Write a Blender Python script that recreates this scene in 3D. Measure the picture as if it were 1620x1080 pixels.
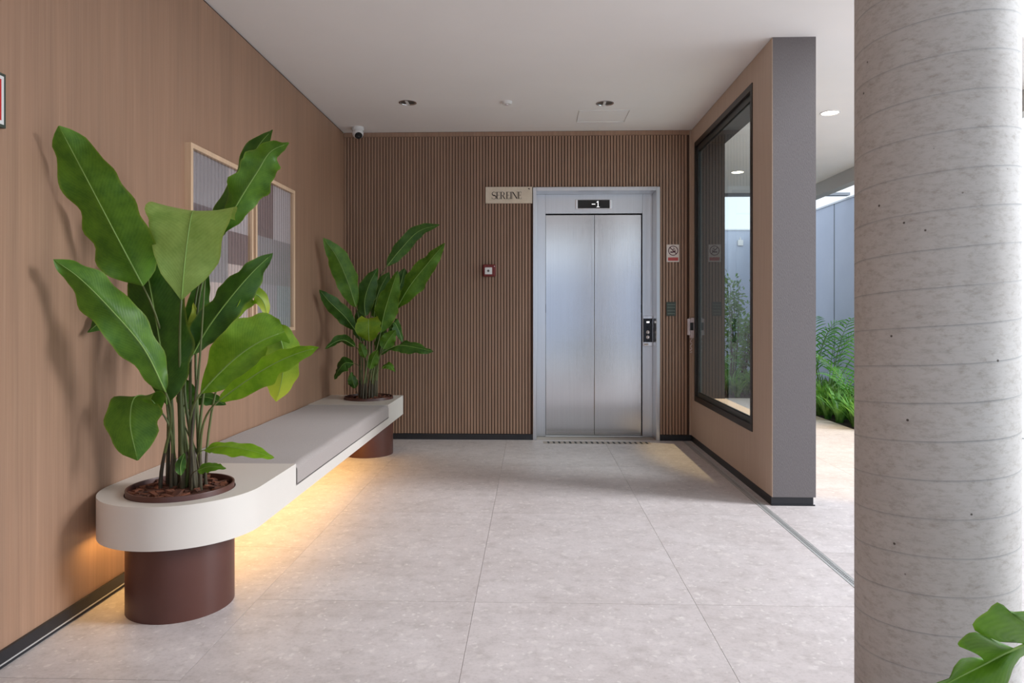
import bpy, bmesh, math, random
from mathutils import Vector, Matrix

for o in list(bpy.data.objects):
    bpy.data.objects.remove(o, do_unlink=True)
S = bpy.context.scene
C = S.collection
PI = math.pi

# ------------------------------------------------------------------ camera
FOC, YAW, EYE, CX, HY = 1080.0, math.radians(1.70), 1.19, 810.0, 494.5
cd = bpy.data.cameras.new('camera')
cam = bpy.data.objects.new('camera', cd)
C.objects.link(cam)
cam.location = (0, 0, EYE)
cam.rotation_euler = (PI / 2, 0, YAW)
cd.sensor_width = 36.0
cd.lens = 36.0 * FOC / 1620.0
cd.shift_y = -(540.0 - HY) / 1620.0
cd.clip_start = 0.05
S.camera = cam

# ------------------------------------------------------------------ world, lights, exposure
S.view_settings.view_transform = 'Standard'
S.view_settings.look = 'None'
S.view_settings.gamma = 1.0
S.view_settings.use_curve_mapping = False
S.view_settings.exposure = 1.05
W = bpy.data.worlds.new('overcast_sky')
S.world = W
W.use_nodes = True
bg = W.node_tree.nodes['Background']
bg.inputs['Color'].default_value = (0.80, 0.90, 1.0, 1)
bg.inputs['Strength'].default_value = 0.74


def area_light(name, loc, rot, sx, sy, power, col):
    l = bpy.data.lights.new(name, 'AREA')
    l.shape = 'RECTANGLE'
    l.size, l.size_y = sx, sy
    l.energy = power
    l.color = col
    o = bpy.data.objects.new(name, l)
    o.location = loc
    o.rotation_euler = rot
    C.objects.link(o)
    return o


# bright sky standing in the gap to the right of the open ground floor
area_light('daylight_from_the_side', (9.0, 2.5, 6.1), (0, math.radians(63), math.radians(-3)), 6.5, 2.4, 720, (0.90, 0.94, 1.0))


# ------------------------------------------------------------------ node helpers / materials
def mat(name):
    m = bpy.data.materials.new(name)
    m.use_nodes = True
    nt = m.node_tree
    p = nt.nodes['Principled BSDF']
    return m, nt, p


def nd(nt, t, **kw):
    n = nt.nodes.new(t)
    for k, v in kw.items():
        if k == 'inp':
            for kk, vv in v.items():
                n.inputs[kk].default_value = vv
        else:
            setattr(n, k, v)
    return n


def lk(nt, a, b):
    nt.links.new(a, b)


def ramp(nt, fac, stops):
    r = nt.nodes.new('ShaderNodeValToRGB')
    e = r.color_ramp.elements
    while len(e) > 1:
        e.remove(e[-1])
    e[0].position, e[0].color = stops[0][0], tuple(stops[0][1]) + (1,)
    for p_, c_ in stops[1:]:
        x = e.new(p_)
        x.color = tuple(c_) + (1,)
    lk(nt, fac, r.inputs[0])
    return r.outputs[0]


def pos(nt, scale=(1, 1, 1), rot=(0, 0, 0)):
    g = nt.nodes.new('ShaderNodeNewGeometry')
    mp = nd(nt, 'ShaderNodeMapping')
    mp.inputs['Scale'].default_value = scale
    mp.inputs['Rotation'].default_value = rot
    lk(nt, g.outputs['Position'], mp.inputs['Vector'])
    return mp.outputs[0]


def noise(nt, vec, scale, detail=4, rough=0.55):
    n = nd(nt, 'ShaderNodeTexNoise', inp={'Scale': scale, 'Detail': detail, 'Roughness': rough})
    lk(nt, vec, n.inputs['Vector'])
    return n.outputs['Fac']


def bump(nt, p, h, strength, dist=0.01):
    b = nd(nt, 'ShaderNodeBump', inp={'Strength': strength, 'Distance': dist})
    lk(nt, h, b.inputs['Height'])
    lk(nt, b.outputs[0], p.inputs['Normal'])


def mixc(nt, fac, a, b, mode='MIX'):
    m = nt.nodes.new('ShaderNodeMix')
    m.data_type = 'RGBA'
    m.blend_type = mode
    for sock, v in ((m.inputs[0], fac), (m.inputs[6], a), (m.inputs[7], b)):
        if hasattr(v, 'links'):
            lk(nt, v, sock)
        elif isinstance(v, tuple):
            sock.default_value = v + (1,)
        else:
            sock.default_value = v
    return m.outputs[2]


def srgb(r, g, b):
    f = lambda c: (c / 255 / 12.92) if c / 255 <= 0.04045 else ((c / 255 + 0.055) / 1.055) ** 2.4
    return (f(r), f(g), f(b))


def plain(name, col, rough=0.5, metal=0.0, spec=None, emit=None, es=1.0):
    m, nt, p = mat(name)
    p.inputs['Base Color'].default_value = col + (1,)
    p.inputs['Roughness'].default_value = rough
    p.inputs['Metallic'].default_value = metal
    if emit:
        p.inputs['Emission Color'].default_value = emit + (1,)
        p.inputs['Emission Strength'].default_value = es
    return m


def mottled(name, c1, c2, scale, rough=0.6, stretch=(1, 1, 1), bs=0.0, bscale=None):
    m, nt, p = mat(name)
    v = pos(nt, stretch)
    f = noise(nt, v, scale)
    lk(nt, ramp(nt, f, [(0.3, c1), (0.7, c2)]), p.inputs['Base Color'])
    p.inputs['Roughness'].default_value = rough
    if bs:
        f2 = noise(nt, v, bscale or scale * 2)
        bump(nt, p, f2, bs)
    return m


def wood(name, c1, c2, c3, rough=0.5):
    m, nt, p = mat(name)
    fine = noise(nt, pos(nt, (210, 210, 2.0)), 1.0, 3)
    wide = noise(nt, pos(nt, (14, 14, 0.5)), 1.0, 3)
    col = ramp(nt, fine, [(0.25, c1), (0.55, c2), (0.8, c3)])
    col2 = ramp(nt, wide, [(0.3, (0.88, 0.88, 0.88)), (0.7, (1.06, 1.05, 1.04))])
    lk(nt, mixc(nt, 1.0, col, col2, 'MULTIPLY'), p.inputs['Base Color'])
    p.inputs['Roughness'].default_value = rough
    bump(nt, p, fine, 0.08, 0.003)
    return m


M = {}
M['veneer'] = wood('wood_veneer', srgb(156, 121, 98), srgb(165, 130, 106), srgb(174, 140, 116))
M['slat'] = wood('wood_slat', srgb(148, 116, 95), srgb(164, 131, 109), srgb(178, 146, 125))
M['groove'] = plain('slat_backing', srgb(78, 56, 42), 0.8)
M['black'] = plain('black_skirting', srgb(34, 34, 38), 0.45)
M['ceiling'] = mottled('ceiling_paint', srgb(242, 238, 236), srgb(245, 241, 239), 2.0, 0.85)
M['gap'] = plain('shadow_gap', srgb(60, 45, 36), 0.8)


def stone_tile():
    m, nt, p = mat('stone_tile')
    oi = nt.nodes.new('ShaderNodeObjectInfo')
    g = nt.nodes.new('ShaderNodeNewGeometry')
    off = nd(nt, 'ShaderNodeVectorMath', operation='MULTIPLY_ADD')
    comb = nt.nodes.new('ShaderNodeCombineXYZ')
    for i in range(3):
        lk(nt, oi.outputs['Random'], comb.inputs[i])
    lk(nt, comb.outputs[0], off.inputs[0])
    off.inputs[1].default_value = (17, 31, 0)
    lk(nt, g.outputs['Position'], off.inputs[2])
    v = off.outputs[0]

    def sc(s):
        mp = nd(nt, 'ShaderNodeMapping')
        mp.inputs['Scale'].default_value = s
        lk(nt, v, mp.inputs['Vector'])
        return mp.outputs[0]
    cloud = noise(nt, sc((2.0, 2.4, 1)), 1.0, 4)
    mott = noise(nt, sc((11, 13, 1)), 1.0, 8, 0.7)
    grit = noise(nt, sc((70, 80, 1)), 1.0, 4, 0.7)
    base = ramp(nt, cloud, [(0.3, srgb(190, 180, 177)), (0.7, srgb(203, 194, 192))])
    c = mixc(nt, 1.0, base, ramp(nt, mott, [(0.32, (0.84, 0.83, 0.82)), (0.5, (1, 1, 1)), (0.68, (1.06, 1.06, 1.06))]), 'MULTIPLY')
    c = mixc(nt, 1.0, c, ramp(nt, grit, [(0.30, (0.88, 0.87, 0.86)), (0.48, (1, 1, 1)), (0.7, (1.04, 1.04, 1.04))]), 'MULTIPLY')
    wob = nd(nt, 'ShaderNodeVectorMath', operation='MULTIPLY_ADD')
    nz = nd(nt, 'ShaderNodeTexNoise', inp={'Scale': 30.0, 'Detail': 3.0})
    lk(nt, v, nz.inputs['Vector'])
    lk(nt, nz.outputs['Color'], wob.inputs[0])
    wob.inputs[1].default_value = (0.05, 0.05, 0)
    lk(nt, v, wob.inputs[2])
    for scale_, thr, tint, amt in ((26.0, 0.80, srgb(232, 224, 218), 0.26), (60.0, 0.86, srgb(236, 230, 224), 0.36), (34.0, 0.88, srgb(158, 146, 140), 0.20)):
        vo = nd(nt, 'ShaderNodeTexVoronoi', inp={'Scale': scale_})
        lk(nt, wob.outputs[0], vo.inputs['Vector'])
        sx = nt.nodes.new('ShaderNodeSeparateColor')
        lk(nt, vo.outputs['Color'], sx.inputs[0])
        pick = ramp(nt, sx.outputs[0], [(thr, (0, 0, 0)), (thr + 0.02, (1, 1, 1))])
        core = ramp(nt, vo.outputs['Distance'], [(0.25, (amt, amt, amt)), (0.5, (0, 0, 0))])
        c = mixc(nt, mixc(nt, 1.0, pick, core, 'MULTIPLY'), c, tint)
    streak = grit
    lk(nt, c, p.inputs['Base Color'])
    p.inputs['Roughness'].default_value = 0.48
    p.inputs['Specular IOR Level'].default_value = 0.4
    bump(nt, p, streak, 0.05, 0.002)
    return m


M['tile'] = stone_tile()
M['grout'] = plain('grout', srgb(172, 160, 150), 0.9)
M['beige'] = mottled('beige_panel', srgb(188, 166, 148), srgb(198, 177, 160), 3.0, 0.6, (30, 30, 0.8))
M['grafiato'] = mottled('grey_scratched_render', srgb(106, 100, 100), srgb(118, 112, 112), 1.0, 0.85, (300, 300, 70), 0.22, 1.0)
M['white_edge'] = plain('pale_edge_trim', srgb(178, 154, 134), 0.7)
M['alu'] = plain('grey_aluminium', srgb(62, 66, 64), 0.4, 0.3)
M['alu_dark'] = plain('dark_aluminium', srgb(50, 44, 40), 0.4, 0.3)
M['gasket'] = plain('gasket', srgb(15, 15, 15), 0.6)


def glass(name, tint=(0.93, 0.97, 0.96), refl=1.0):
    m, nt, p = mat(name)
    nt.nodes.remove(p)
    tr = nd(nt, 'ShaderNodeBsdfTransparent', inp={'Color': tint + (1,)})
    gl = nd(nt, 'ShaderNodeBsdfGlossy', inp={'Roughness': 0.0})
    fr = nd(nt, 'ShaderNodeFresnel', inp={'IOR': 1.52})
    ge = nt.nodes.new('ShaderNodeNewGeometry')          # reflect once, at the front face of the pane
    iv = nd(nt, 'ShaderNodeMath', operation='SUBTRACT')
    iv.inputs[0].default_value = 1.0
    lk(nt, ge.outputs['Backfacing'], iv.inputs[1])
    ml = nd(nt, 'ShaderNodeMath', operation='MULTIPLY')
    lk(nt, fr.outputs[0], ml.inputs[0])
    lk(nt, iv.outputs[0], ml.inputs[1])
    mx = nt.nodes.new('ShaderNodeMixShader')
    lk(nt, ml.outputs[0], mx.inputs[0])
    lk(nt, tr.outputs[0], mx.inputs[1])
    lk(nt, gl.outputs[0], mx.inputs[2])
    lk(nt, mx.outputs[0], nt.nodes['Material Output'].inputs['Surface'])
    return m, nt, gl


M['glass'] = glass('window_glass')[0]


def ribbed():
    m, nt, gl = glass('ribbed_glass', (0.97, 0.97, 0.97))
    w = nd(nt, 'ShaderNodeTexWave', wave_type='BANDS', bands_direction='Y', inp={'Scale': 7.5, 'Distortion': 0.0})
    lk(nt, pos(nt), w.inputs['Vector'])
    b = nd(nt, 'ShaderNodeBump', inp={'Strength': 0.25, 'Distance': 0.004})
    lk(nt, w.outputs['Fac'], b.inputs['Height'])
    lk(nt, b.outputs[0], gl.inputs['Normal'])
    gl.inputs['Roughness'].default_value = 0.06
    tr = [n for n in nt.nodes if n.type == 'BSDF_TRANSPARENT'][0]
    lk(nt, ramp(nt, w.outputs['Fac'], [(0.1, (0.84, 0.84, 0.84)), (0.5, (1, 1, 1))]), tr.inputs['Color'])
    return m


M['ribbed'] = ribbed()


def steel(name, base, rough):
    m, nt, p = mat(name)
    f = noise(nt, pos(nt, (260, 260, 1.2)), 1.0, 2)
    lk(nt, ramp(nt, f, [(0.3, tuple(c * 0.93 for c in base)), (0.7, base)]), p.inputs['Base Color'])
    p.inputs['Metallic'].default_value = 1.0
    p.inputs['Roughness'].default_value = rough
    bump(nt, p, f, 0.12, 0.002)
    return m


M['steel'] = steel('brushed_steel', (0.60, 0.60, 0.61), 0.17)
M['steel2'] = steel('brushed_steel_frame', (0.64, 0.65, 0.67), 0.28)
M['chrome'] = plain('satin_chrome', (0.75, 0.75, 0.76), 0.25, 1.0)
M['recess'] = plain('dark_gap', srgb(26, 26, 28), 0.6)
M['gloss_black'] = plain('gloss_black', srgb(14, 15, 17), 0.15)
M['white'] = plain('white_plastic', srgb(228, 226, 224), 0.45)
M['pinkwhite'] = plain('off_white_plastic', srgb(214, 202, 204), 0.45)
M['led_text'] = plain('lit_digits', (0.9, 0.9, 0.9), 0.4, emit=(1, 1, 1), es=0.5)
M['stone_white'] = mottled('bench_solid_surface', srgb(216, 208, 198), srgb(222, 214, 205), 1.5, 0.45)


def fabric():
    m, nt, p = mat('cushion_fabric')
    f = noise(nt, pos(nt, (1, 1, 1)), 320.0, 2)
    lk(nt, ramp(nt, f, [(0.3, srgb(150, 140, 135)), (0.7, srgb(174, 163, 157))]), p.inputs['Base Color'])
    p.inputs['Roughness'].default_value = 0.9
    p.inputs['Sheen Weight'].default_value = 0.2
    bump(nt, p, f, 0.25, 0.002)
    return m


M['fabric'] = fabric()
M['corten'] = mottled('brown_painted_metal', srgb(80, 46, 38), srgb(88, 52, 43), 4.0, 0.38)
M['bark1'] = mottled('bark_mulch', srgb(86, 48, 32), srgb(140, 84, 58), 30.0, 0.9)
M['bark2'] = mottled('bark_mulch_dark', srgb(50, 28, 20), srgb(104, 60, 42), 30.0, 0.9)
M['soil'] = mottled('soil', srgb(38, 32, 30), srgb(66, 56, 50), 20.0, 0.95, bs=0.6)
M['led'] = plain('led_strip', (1, 0.8, 0.5), 0.5, emit=(1.0, 0.62, 0.25), es=2.0)


def leaf_mat(name, dark, light, trans, edge=None, vein=38.0, yellow=None):
    m, nt, p = mat(name)
    uv = nt.nodes.new('ShaderNodeUVMap')
    sep = nt.nodes.new('ShaderNodeSeparateXYZ')
    lk(nt, uv.outputs[0], sep.inputs[0])
    # distance from the midrib 0..1
    a = nd(nt, 'ShaderNodeMath', operation='SUBTRACT')
    lk(nt, sep.outputs[1], a.inputs[0])
    a.inputs[1].default_value = 0.5
    b = nd(nt, 'ShaderNodeMath', operation='ABSOLUTE')
    lk(nt, a.outputs[0], b.inputs[0])
    d = nd(nt, 'ShaderNodeMath', operation='MULTIPLY')
    lk(nt, b.outputs[0], d.inputs[0])
    d.inputs[1].default_value = 2.0
    # lateral veins: sin(vein*(u - 0.22 d))
    e = nd(nt, 'ShaderNodeMath', operation='MULTIPLY_ADD')
    lk(nt, d.outputs[0], e.inputs[0])
    e.inputs[1].default_value = -0.20
    lk(nt, sep.outputs[0], e.inputs[2])
    f = nd(nt, 'ShaderNodeMath', operation='MULTIPLY')
    lk(nt, e.outputs[0], f.inputs[0])
    f.inputs[1].default_value = vein * 2 * PI
    g = nd(nt, 'ShaderNodeMath', operation='SINE')
    lk(nt, f.outputs[0], g.inputs[0])
    n = noise(nt, pos(nt), 13.0, 6, 0.65)
    mixed = nd(nt, 'ShaderNodeMath', operation='MULTIPLY_ADD')
    lk(nt, g.outputs[0], mixed.inputs[0])
    mixed.inputs[1].default_value = 0.022
    lk(nt, n, mixed.inputs[2])
    col = ramp(nt, mixed.outputs[0], [(0.34, dark), (0.66, light)])
    rib = ramp(nt, d.outputs[0], [(0.0, (1, 1, 1)), (0.05, (0, 0, 0))])
    col = mixc(nt, rib, col, mixc(nt, 0.5, col, srgb(150, 180, 96)))
    marg = ramp(nt, d.outputs[0], [(0.90, (0, 0, 0)), (1.0, (1, 1, 1))])
    col = mixc(nt, marg, col, mixc(nt, 0.35, col, srgb(150, 160, 60)))
    if yellow:
        y = ramp(nt, sep.outputs[0], [(0.55, (0, 0, 0)), (0.95, (1, 1, 1))])
        col = mixc(nt, y, col, mixc(nt, 0.75, col, yellow))
    lk(nt, col, p.inputs['Base Color'])
    p.inputs['Roughness'].default_value = 0.42
    p.inputs['Specular IOR Level'].default_value = 0.35
    bump(nt, p, g.outputs[0], 0.05, 0.004)
    tl = nd(nt, 'ShaderNodeBsdfTranslucent')
    lk(nt, mixc(nt, 1.0, col, (1.25, 1.3, 0.6), 'MULTIPLY'), tl.inputs['Color'])
    mx = nd(nt, 'ShaderNodeMixShader', inp={0: trans})
    lk(nt, p.outputs[0], mx.inputs[1])
    lk(nt, tl.outputs[0], mx.inputs[2])
    lk(nt, mx.outputs[0], nt.nodes['Material Output'].inputs['Surface'])
    return m


M['leaf_dark'] = leaf_mat('leaf_dark_green', srgb(44, 80, 24), srgb(68, 106, 34), 0.22)
M['leaf_mid'] = leaf_mat('leaf_mid_green', srgb(68, 108, 28), srgb(96, 138, 40), 0.26)
M['leaf_lit'] = leaf_mat('leaf_lit_green', srgb(94, 138, 26), srgb(126, 166, 42), 0.34)  # brighter leaf green, with the light falling on these blades put into the colour
M['leaf_light'] = leaf_mat('leaf_light_green', srgb(136, 168, 84), srgb(164, 194, 108), 0.32)
M['leaf_yellow'] = leaf_mat('leaf_yellow_green', srgb(98, 138, 30), srgb(134, 164, 40), 0.35, yellow=srgb(190, 196, 60))
M['stem'] = mottled('plant_stem', srgb(74, 84, 46), srgb(104, 112, 62), 8.0, 0.5, (1, 1, 0.2))
M['stem_low'] = mottled('plant_stem_base', srgb(58, 50, 42), srgb(96, 88, 62), 14.0, 0.6, (1, 1, 0.2))
M['rib'] = plain('leaf_midrib', srgb(128, 160, 78), 0.5)
M['grass'] = leaf_mat('strap_leaf', srgb(66, 124, 56), srgb(128, 176, 88), 0.3, vein=2)
M['palm'] = leaf_mat('palm_frond', srgb(58, 124, 62), srgb(116, 178, 84), 0.3, vein=2)
M['shrub'] = leaf_mat('shrub_leaf', srgb(64, 104, 54), srgb(112, 148, 82), 0.3, vein=2)
M['twig'] = plain('twig', srgb(88, 76, 62), 0.8)


def concrete_column():
    m, nt, p = mat('spiral_formed_concrete')
    tc = nt.nodes.new('ShaderNodeTexCoord')
    sep = nt.nodes.new('ShaderNodeSeparateXYZ')
    lk(nt, tc.outputs['Object'], sep.inputs[0])
    at = nd(nt, 'ShaderNodeMath', operation='ARCTAN2')
    lk(nt, sep.outputs[1], at.inputs[0])
    lk(nt, sep.outputs[0], at.inputs[1])
    warp = noise(nt, pos(nt, (1, 1, 1)), 7.0, 3)
    k = nd(nt, 'ShaderNodeMath', operation='MULTIPLY_ADD')   # z - k*angle
    lk(nt, at.outputs[0], k.inputs[0])
    k.inputs[1].default_value = -0.0965 / (2 * PI)
    lk(nt, sep.outputs[2], k.inputs[2])
    k2 = nd(nt, 'ShaderNodeMath', operation='MULTIPLY_ADD')
    lk(nt, warp, k2.inputs[0])
    k2.inputs[1].default_value = 0.004
    lk(nt, k.outputs[0], k2.inputs[2])
    dv = nd(nt, 'ShaderNodeMath', operation='DIVIDE')
    lk(nt, k2.outputs[0], dv.inputs[0])
    dv.inputs[1].default_value = 0.0965
    fr = nd(nt, 'ShaderNodeMath', operation='FRACT')
    lk(nt, dv.outputs[0], fr.inputs[0])
    seam = ramp(nt, fr.outputs[0], [(0.0, (0, 0, 0)), (0.44, (0, 0, 0)), (0.485, (0.4, 0.4, 0.4)), (0.5, (1, 1, 1)), (0.515, (0, 0, 0)), (0.8, (0, 0, 0)), (0.83, (0.12, 0.12, 0.12)), (0.86, (0, 0, 0))])
    patch = noise(nt, pos(nt, (1, 1, 1)), 3.2, 4)
    lines = noise(nt, pos(nt, (22, 22, 60)), 1.0, 7, 0.8)
    mott = noise(nt, pos(nt, (40, 40, 80)), 1.0, 5, 0.7)
    base = ramp(nt, patch, [(0.3, srgb(174, 168, 163)), (0.7, srgb(190, 186, 182))])
    c = mixc(nt, 1.0, base, ramp(nt, lines, [(0.3, (0.80, 0.78, 0.76)), (0.5, (1, 1, 1)), (0.75, (1.05, 1.05, 1.05))]), 'MULTIPLY')
    c = mixc(nt, 1.0, c, ramp(nt, mott, [(0.32, (0.82, 0.79, 0.76)), (0.50, (1, 1, 1))]), 'MULTIPLY')
    strength = nd(nt, 'ShaderNodeMath', operation='MULTIPLY')
    lk(nt, seam, strength.inputs[0])
    lk(nt, ramp(nt, patch, [(0.35, (0.35, 0.35, 0.35)), (0.6, (0.8, 0.8, 0.8))]), strength.inputs[1])
    c = mixc(nt, strength.outputs[0], c, srgb(112, 116, 118))
    vo = nd(nt, 'ShaderNodeTexVoronoi', inp={'Scale': 15.0})
    lk(nt, pos(nt), vo.inputs['Vector'])
    pit = ramp(nt, vo.outputs['Distance'], [(0.035, (1, 1, 1)), (0.06, (0, 0, 0))])
    c = mixc(nt, pit, c, srgb(70, 62, 56))
    lk(nt, c, p.inputs['Base Color'])
    p.inputs['Roughness'].default_value = 0.75
    bump(nt, p, seam, -0.35, 0.004)
    return m


M['concrete'] = concrete_column()
M['gwall'] = mottled('garden_wall_paint', srgb(180, 188, 206), srgb(190, 197, 214), 1.2, 0.85)
M['coping'] = plain('pale_coping', srgb(214, 218, 224), 0.7)
M['beam'] = plain('grey_beam_paint', srgb(186, 184, 180), 0.8)
M['beam_dark'] = plain('dark_grey_metal', srgb(110, 116, 124), 0.6)
M['red'] = plain('red_plastic', srgb(150, 30, 30), 0.4)
M['red_dark'] = plain('red_shell', srgb(112, 32, 30), 0.45)
M['sign_red'] = plain('sign_red', srgb(196, 26, 26), 0.5)
M['sign_edge'] = plain('sign_dark_edge', srgb(58, 66, 56), 0.5)
M['plaque'] = mottled('stone_plaque', srgb(216, 200, 178), srgb(226, 211, 190), 14.0, 0.55)
M['ink'] = plain('dark_lettering', srgb(46, 34, 26), 0.5)
M['maroon'] = plain('maroon_print', srgb(84, 26, 40), 0.5)
M['printred'] = plain('red_print', srgb(186, 74, 70), 0.5)
M['paper'] = plain('sign_white', srgb(226, 212, 202), 0.5)
M['greenplate'] = plain('grey_green_plate', srgb(62, 72, 64), 0.5)
M['greenline'] = plain('grey_green_relief', srgb(112, 122, 112), 0.5)
M['oak'] = wood('pale_frame_wood', srgb(206, 172, 140), srgb(222, 190, 158), srgb(230, 200, 170))
for k_, c_ in dict(p_lav=(172, 164, 166), p_mauve=(142, 122, 120), p_pink=(212, 192, 184), p_grey=(162, 154, 154), p_light=(198, 186, 186), p_blue=(166, 168, 168), p_dark=(126, 112, 114)).items():
    M[k_] = plain('print_' + k_[2:], srgb(*c_), 0.8)
M['lamp_on'] = plain('lit_diffuser', (1, 0.95, 0.85), 0.5, emit=(1.0, 0.86, 0.66), es=5.0)
M['reflector'] = plain('lamp_reflector', srgb(96, 92, 88), 0.35, 0.4)
M['drain'] = plain('drain_steel', (0.62, 0.61, 0.60), 0.4, 0.5)
M['ground'] = mottled('forecourt_paving', srgb(186, 184, 180), srgb(198, 196, 192), 4.0, 0.85)


# ------------------------------------------------------------------ mesh helpers
def box(bm, x0, x1, y0, y1, z0, z1, mi=0):
    v = [bm.verts.new(p) for p in ((x0, y0, z0), (x1, y0, z0), (x1, y1, z0), (x0, y1, z0), (x0, y0, z1), (x1, y0, z1), (x1, y1, z1), (x0, y1, z1))]
    for f in ((3, 2, 1, 0), (4, 5, 6, 7), (0, 1, 5, 4), (1, 2, 6, 5), (2, 3, 7, 6), (3, 0, 4, 7)):
        fc = bm.faces.new([v[i] for i in f])
        fc.material_index = mi


def lathe(bm, cx, cy, prof, n=48, axis='z', close=True):
    """prof = [(radius, height)] round an axis through (cx, cy) ('z') or a Matrix in axis."""
    rings = []
    for r, h in prof:
        ring = []
        for i in range(n):
            a = 2 * PI * i / n
            p = Vector((r * math.cos(a), r * math.sin(a), h))
            if isinstance(axis, Matrix):
                p = axis @ p
            else:
                p += Vector((cx, cy, 0))
            ring.append(bm.verts.new(p))
        rings.append(ring)
    for a, b in zip(rings, rings[1:]):
        for i in range(n):
            j = (i + 1) % n
            bm.faces.new((a[i], a[j], b[j], b[i]))
    if close:
        if prof[0][0] > 1e-6:
            bm.faces.new(list(reversed(rings[0])))
        if prof[-1][0] > 1e-6:
            bm.faces.new(rings[-1])


def tube(bm, pts, radii, n=7, cap=True):
    pts = [Vector(p) for p in pts]
    if not isinstance(radii, (list, tuple)):
        radii = [radii] * len(pts)
    rings = []
    ref = None
    for i, p in enumerate(pts):
        t = (pts[min(i + 1, len(pts) - 1)] - pts[max(i - 1, 0)]).normalized()
        if ref is None:
            ref = t.orthogonal().normalized()
        ref = (ref - t * ref.dot(t)).normalized()
        b = t.cross(ref)
        rings.append([bm.verts.new(p + (ref * math.cos(2 * PI * k / n) + b * math.sin(2 * PI * k / n)) * radii[i]) for k in range(n)])
    for a, b in zip(rings, rings[1:]):
        for i in range(n):
            j = (i + 1) % n
            bm.faces.new((a[i], a[j], b[j], b[i]))
    if cap:
        bm.faces.new(list(reversed(rings[0])))
        bm.faces.new(rings[-1])


def prism(bm, outer, z0, z1, holes=(), mp=None):
    """extrude a 2D outline (with holes) from z0 to z1; mp maps (x, y, z) to a point."""
    mp = mp or (lambda x, y, z: (x, y, z))
    for z, flip in ((z0, True), (z1, False)):
        es = []
        for loop in [outer] + list(holes):
            vs = [bm.verts.new(mp(x, y, z)) for x, y in loop]
            es += [bm.edges.new((vs[i], vs[(i + 1) % len(vs)])) for i in range(len(vs))]
        r = bmesh.ops.triangle_fill(bm, use_beauty=True, use_dissolve=False, edges=es)
    for loop in [outer] + list(holes):
        n = len(loop)
        for i in range(n):
            (xa, ya), (xb, yb) = loop[i], loop[(i + 1) % n]
            bm.faces.new([bm.verts.new(mp(*q)) for q in ((xa, ya, z0), (xb, yb, z0), (xb, yb, z1), (xa, ya, z1))])


def circle(cx, cy, r, n=48, a0=0.0, a1=2 * PI, end=False):
    m = n if not end else n - 1
    return [(cx + r * math.cos(a0 + (a1 - a0) * i / m), cy + r * math.sin(a0 + (a1 - a0) * i / m)) for i in range(n)]


def world_loc(o):
    v = Vector((0, 0, 0))
    while o:
        v += o.location
        o = o.parent
    return v


def obj(name, bm, m, parent=None, smooth=None, weld=True, recalc=True, origin=None):
    """link a bmesh (in world coordinates) as ONE object, as a part when parent is given."""
    if weld:
        bmesh.ops.remove_doubles(bm, verts=bm.verts, dist=1e-5)
    if recalc:
        bmesh.ops.recalc_face_normals(bm, faces=bm.faces)
    base = world_loc(parent) if parent else Vector((0, 0, 0))
    if origin is not None:
        base = Vector(origin)
    bm.transform(Matrix.Translation(-base))
    me = bpy.data.meshes.new(name)
    bm.to_mesh(me)
    bm.free()
    for mm in (m if isinstance(m, (list, tuple)) else [m]):
        me.materials.append(mm)
    o = bpy.data.objects.new(name, me)
    C.objects.link(o)
    if parent:
        o.parent = parent
        o.location = base - world_loc(parent)
    else:
        o.location = base
    if smooth:
        for p_ in me.polygons:
            p_.use_smooth = True
        if smooth != 'all':
            me.set_sharp_from_angle(angle=math.radians(35))
    return o


def B(*boxes):
    bm = bmesh.new()
    for b in boxes:
        box(bm, *b)
    return bm


def struct(o, label=None):
    o['kind'] = 'structure'
    if label:
        o['label'] = label
    return o


def tag(o, label, cat, group=None):
    o['label'] = label
    o['category'] = cat
    if group:
        o['group'] = group
    return o


def thing(name, loc, label, cat, group=None):
    o = bpy.data.objects.new(name, None)
    o.empty_display_size = 0.1
    C.objects.link(o)
    o.location = loc
    return tag(o, label, cat, group)


def bevel(o, w, seg=2):
    md = o.modifiers.new('bevel', 'BEVEL')
    md.width = w
    md.segments = seg
    md.limit_method = 'ANGLE'
    md.angle_limit = math.radians(40)
    return o


def at(px, py, Y):
    """point at depth Y on the sight line of a pixel of the 1620 x 1080 photograph"""
    a, b = (px - CX) / FOC, -(py - HY) / FOC
    c, s = math.cos(YAW), math.sin(YAW)
    d = Vector((a * c - s, a * s + c, b))
    return Vector((0, 0, EYE)) + d * (Y / d.y)


# ------------------------------------------------------------------ the setting
XL, YB, ZC = -1.778, 6.40, 2.89
XP0, XP1, YP = 1.48, 1.747, 4.26        # partition

# floor: grout bed with stone tiles
fl = struct(obj('floor', B((-1.80, 3.28, 0.0, 9.6, -0.06, -0.004)), M['grout']), 'pale stone tile floor of the lift lobby')
cols = [(XL, -1.14, 0.924), (-1.14, -0.236, 1.55), (-0.236, 0.668, 1.55), (0.668, 1.392, 1.55), (1.437, 2.34, 0.924), (2.34, 3.28, 1.55)]
G = 0.0008
for ci, (x0, x1, y0) in enumerate(cols):
    yend = YB if x1 < XP1 else 9.6
    y = y0 - 1.253 * 3
    while y < yend - 0.01:
        a, b = max(y, 0.01), min(y + 1.253, yend if x0 < 1.4 else 9.6)
        if b - a > 0.02:
            bm = bmesh.new()
            if x0 > 1.4 and x0 < 1.5:                        # strip beside / under the partition
                box(bm, x0 + G, x1 - G, a + G, b - G, -0.004, 0.0)
            else:
                box(bm, x0 + G, x1 - G, a + G, b - G, -0.004, 0.0)
            obj('tile', bm, M['tile'], fl, origin=((x0 + x1) / 2, (a + b) / 2, 0))
        y += 1.253
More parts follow.
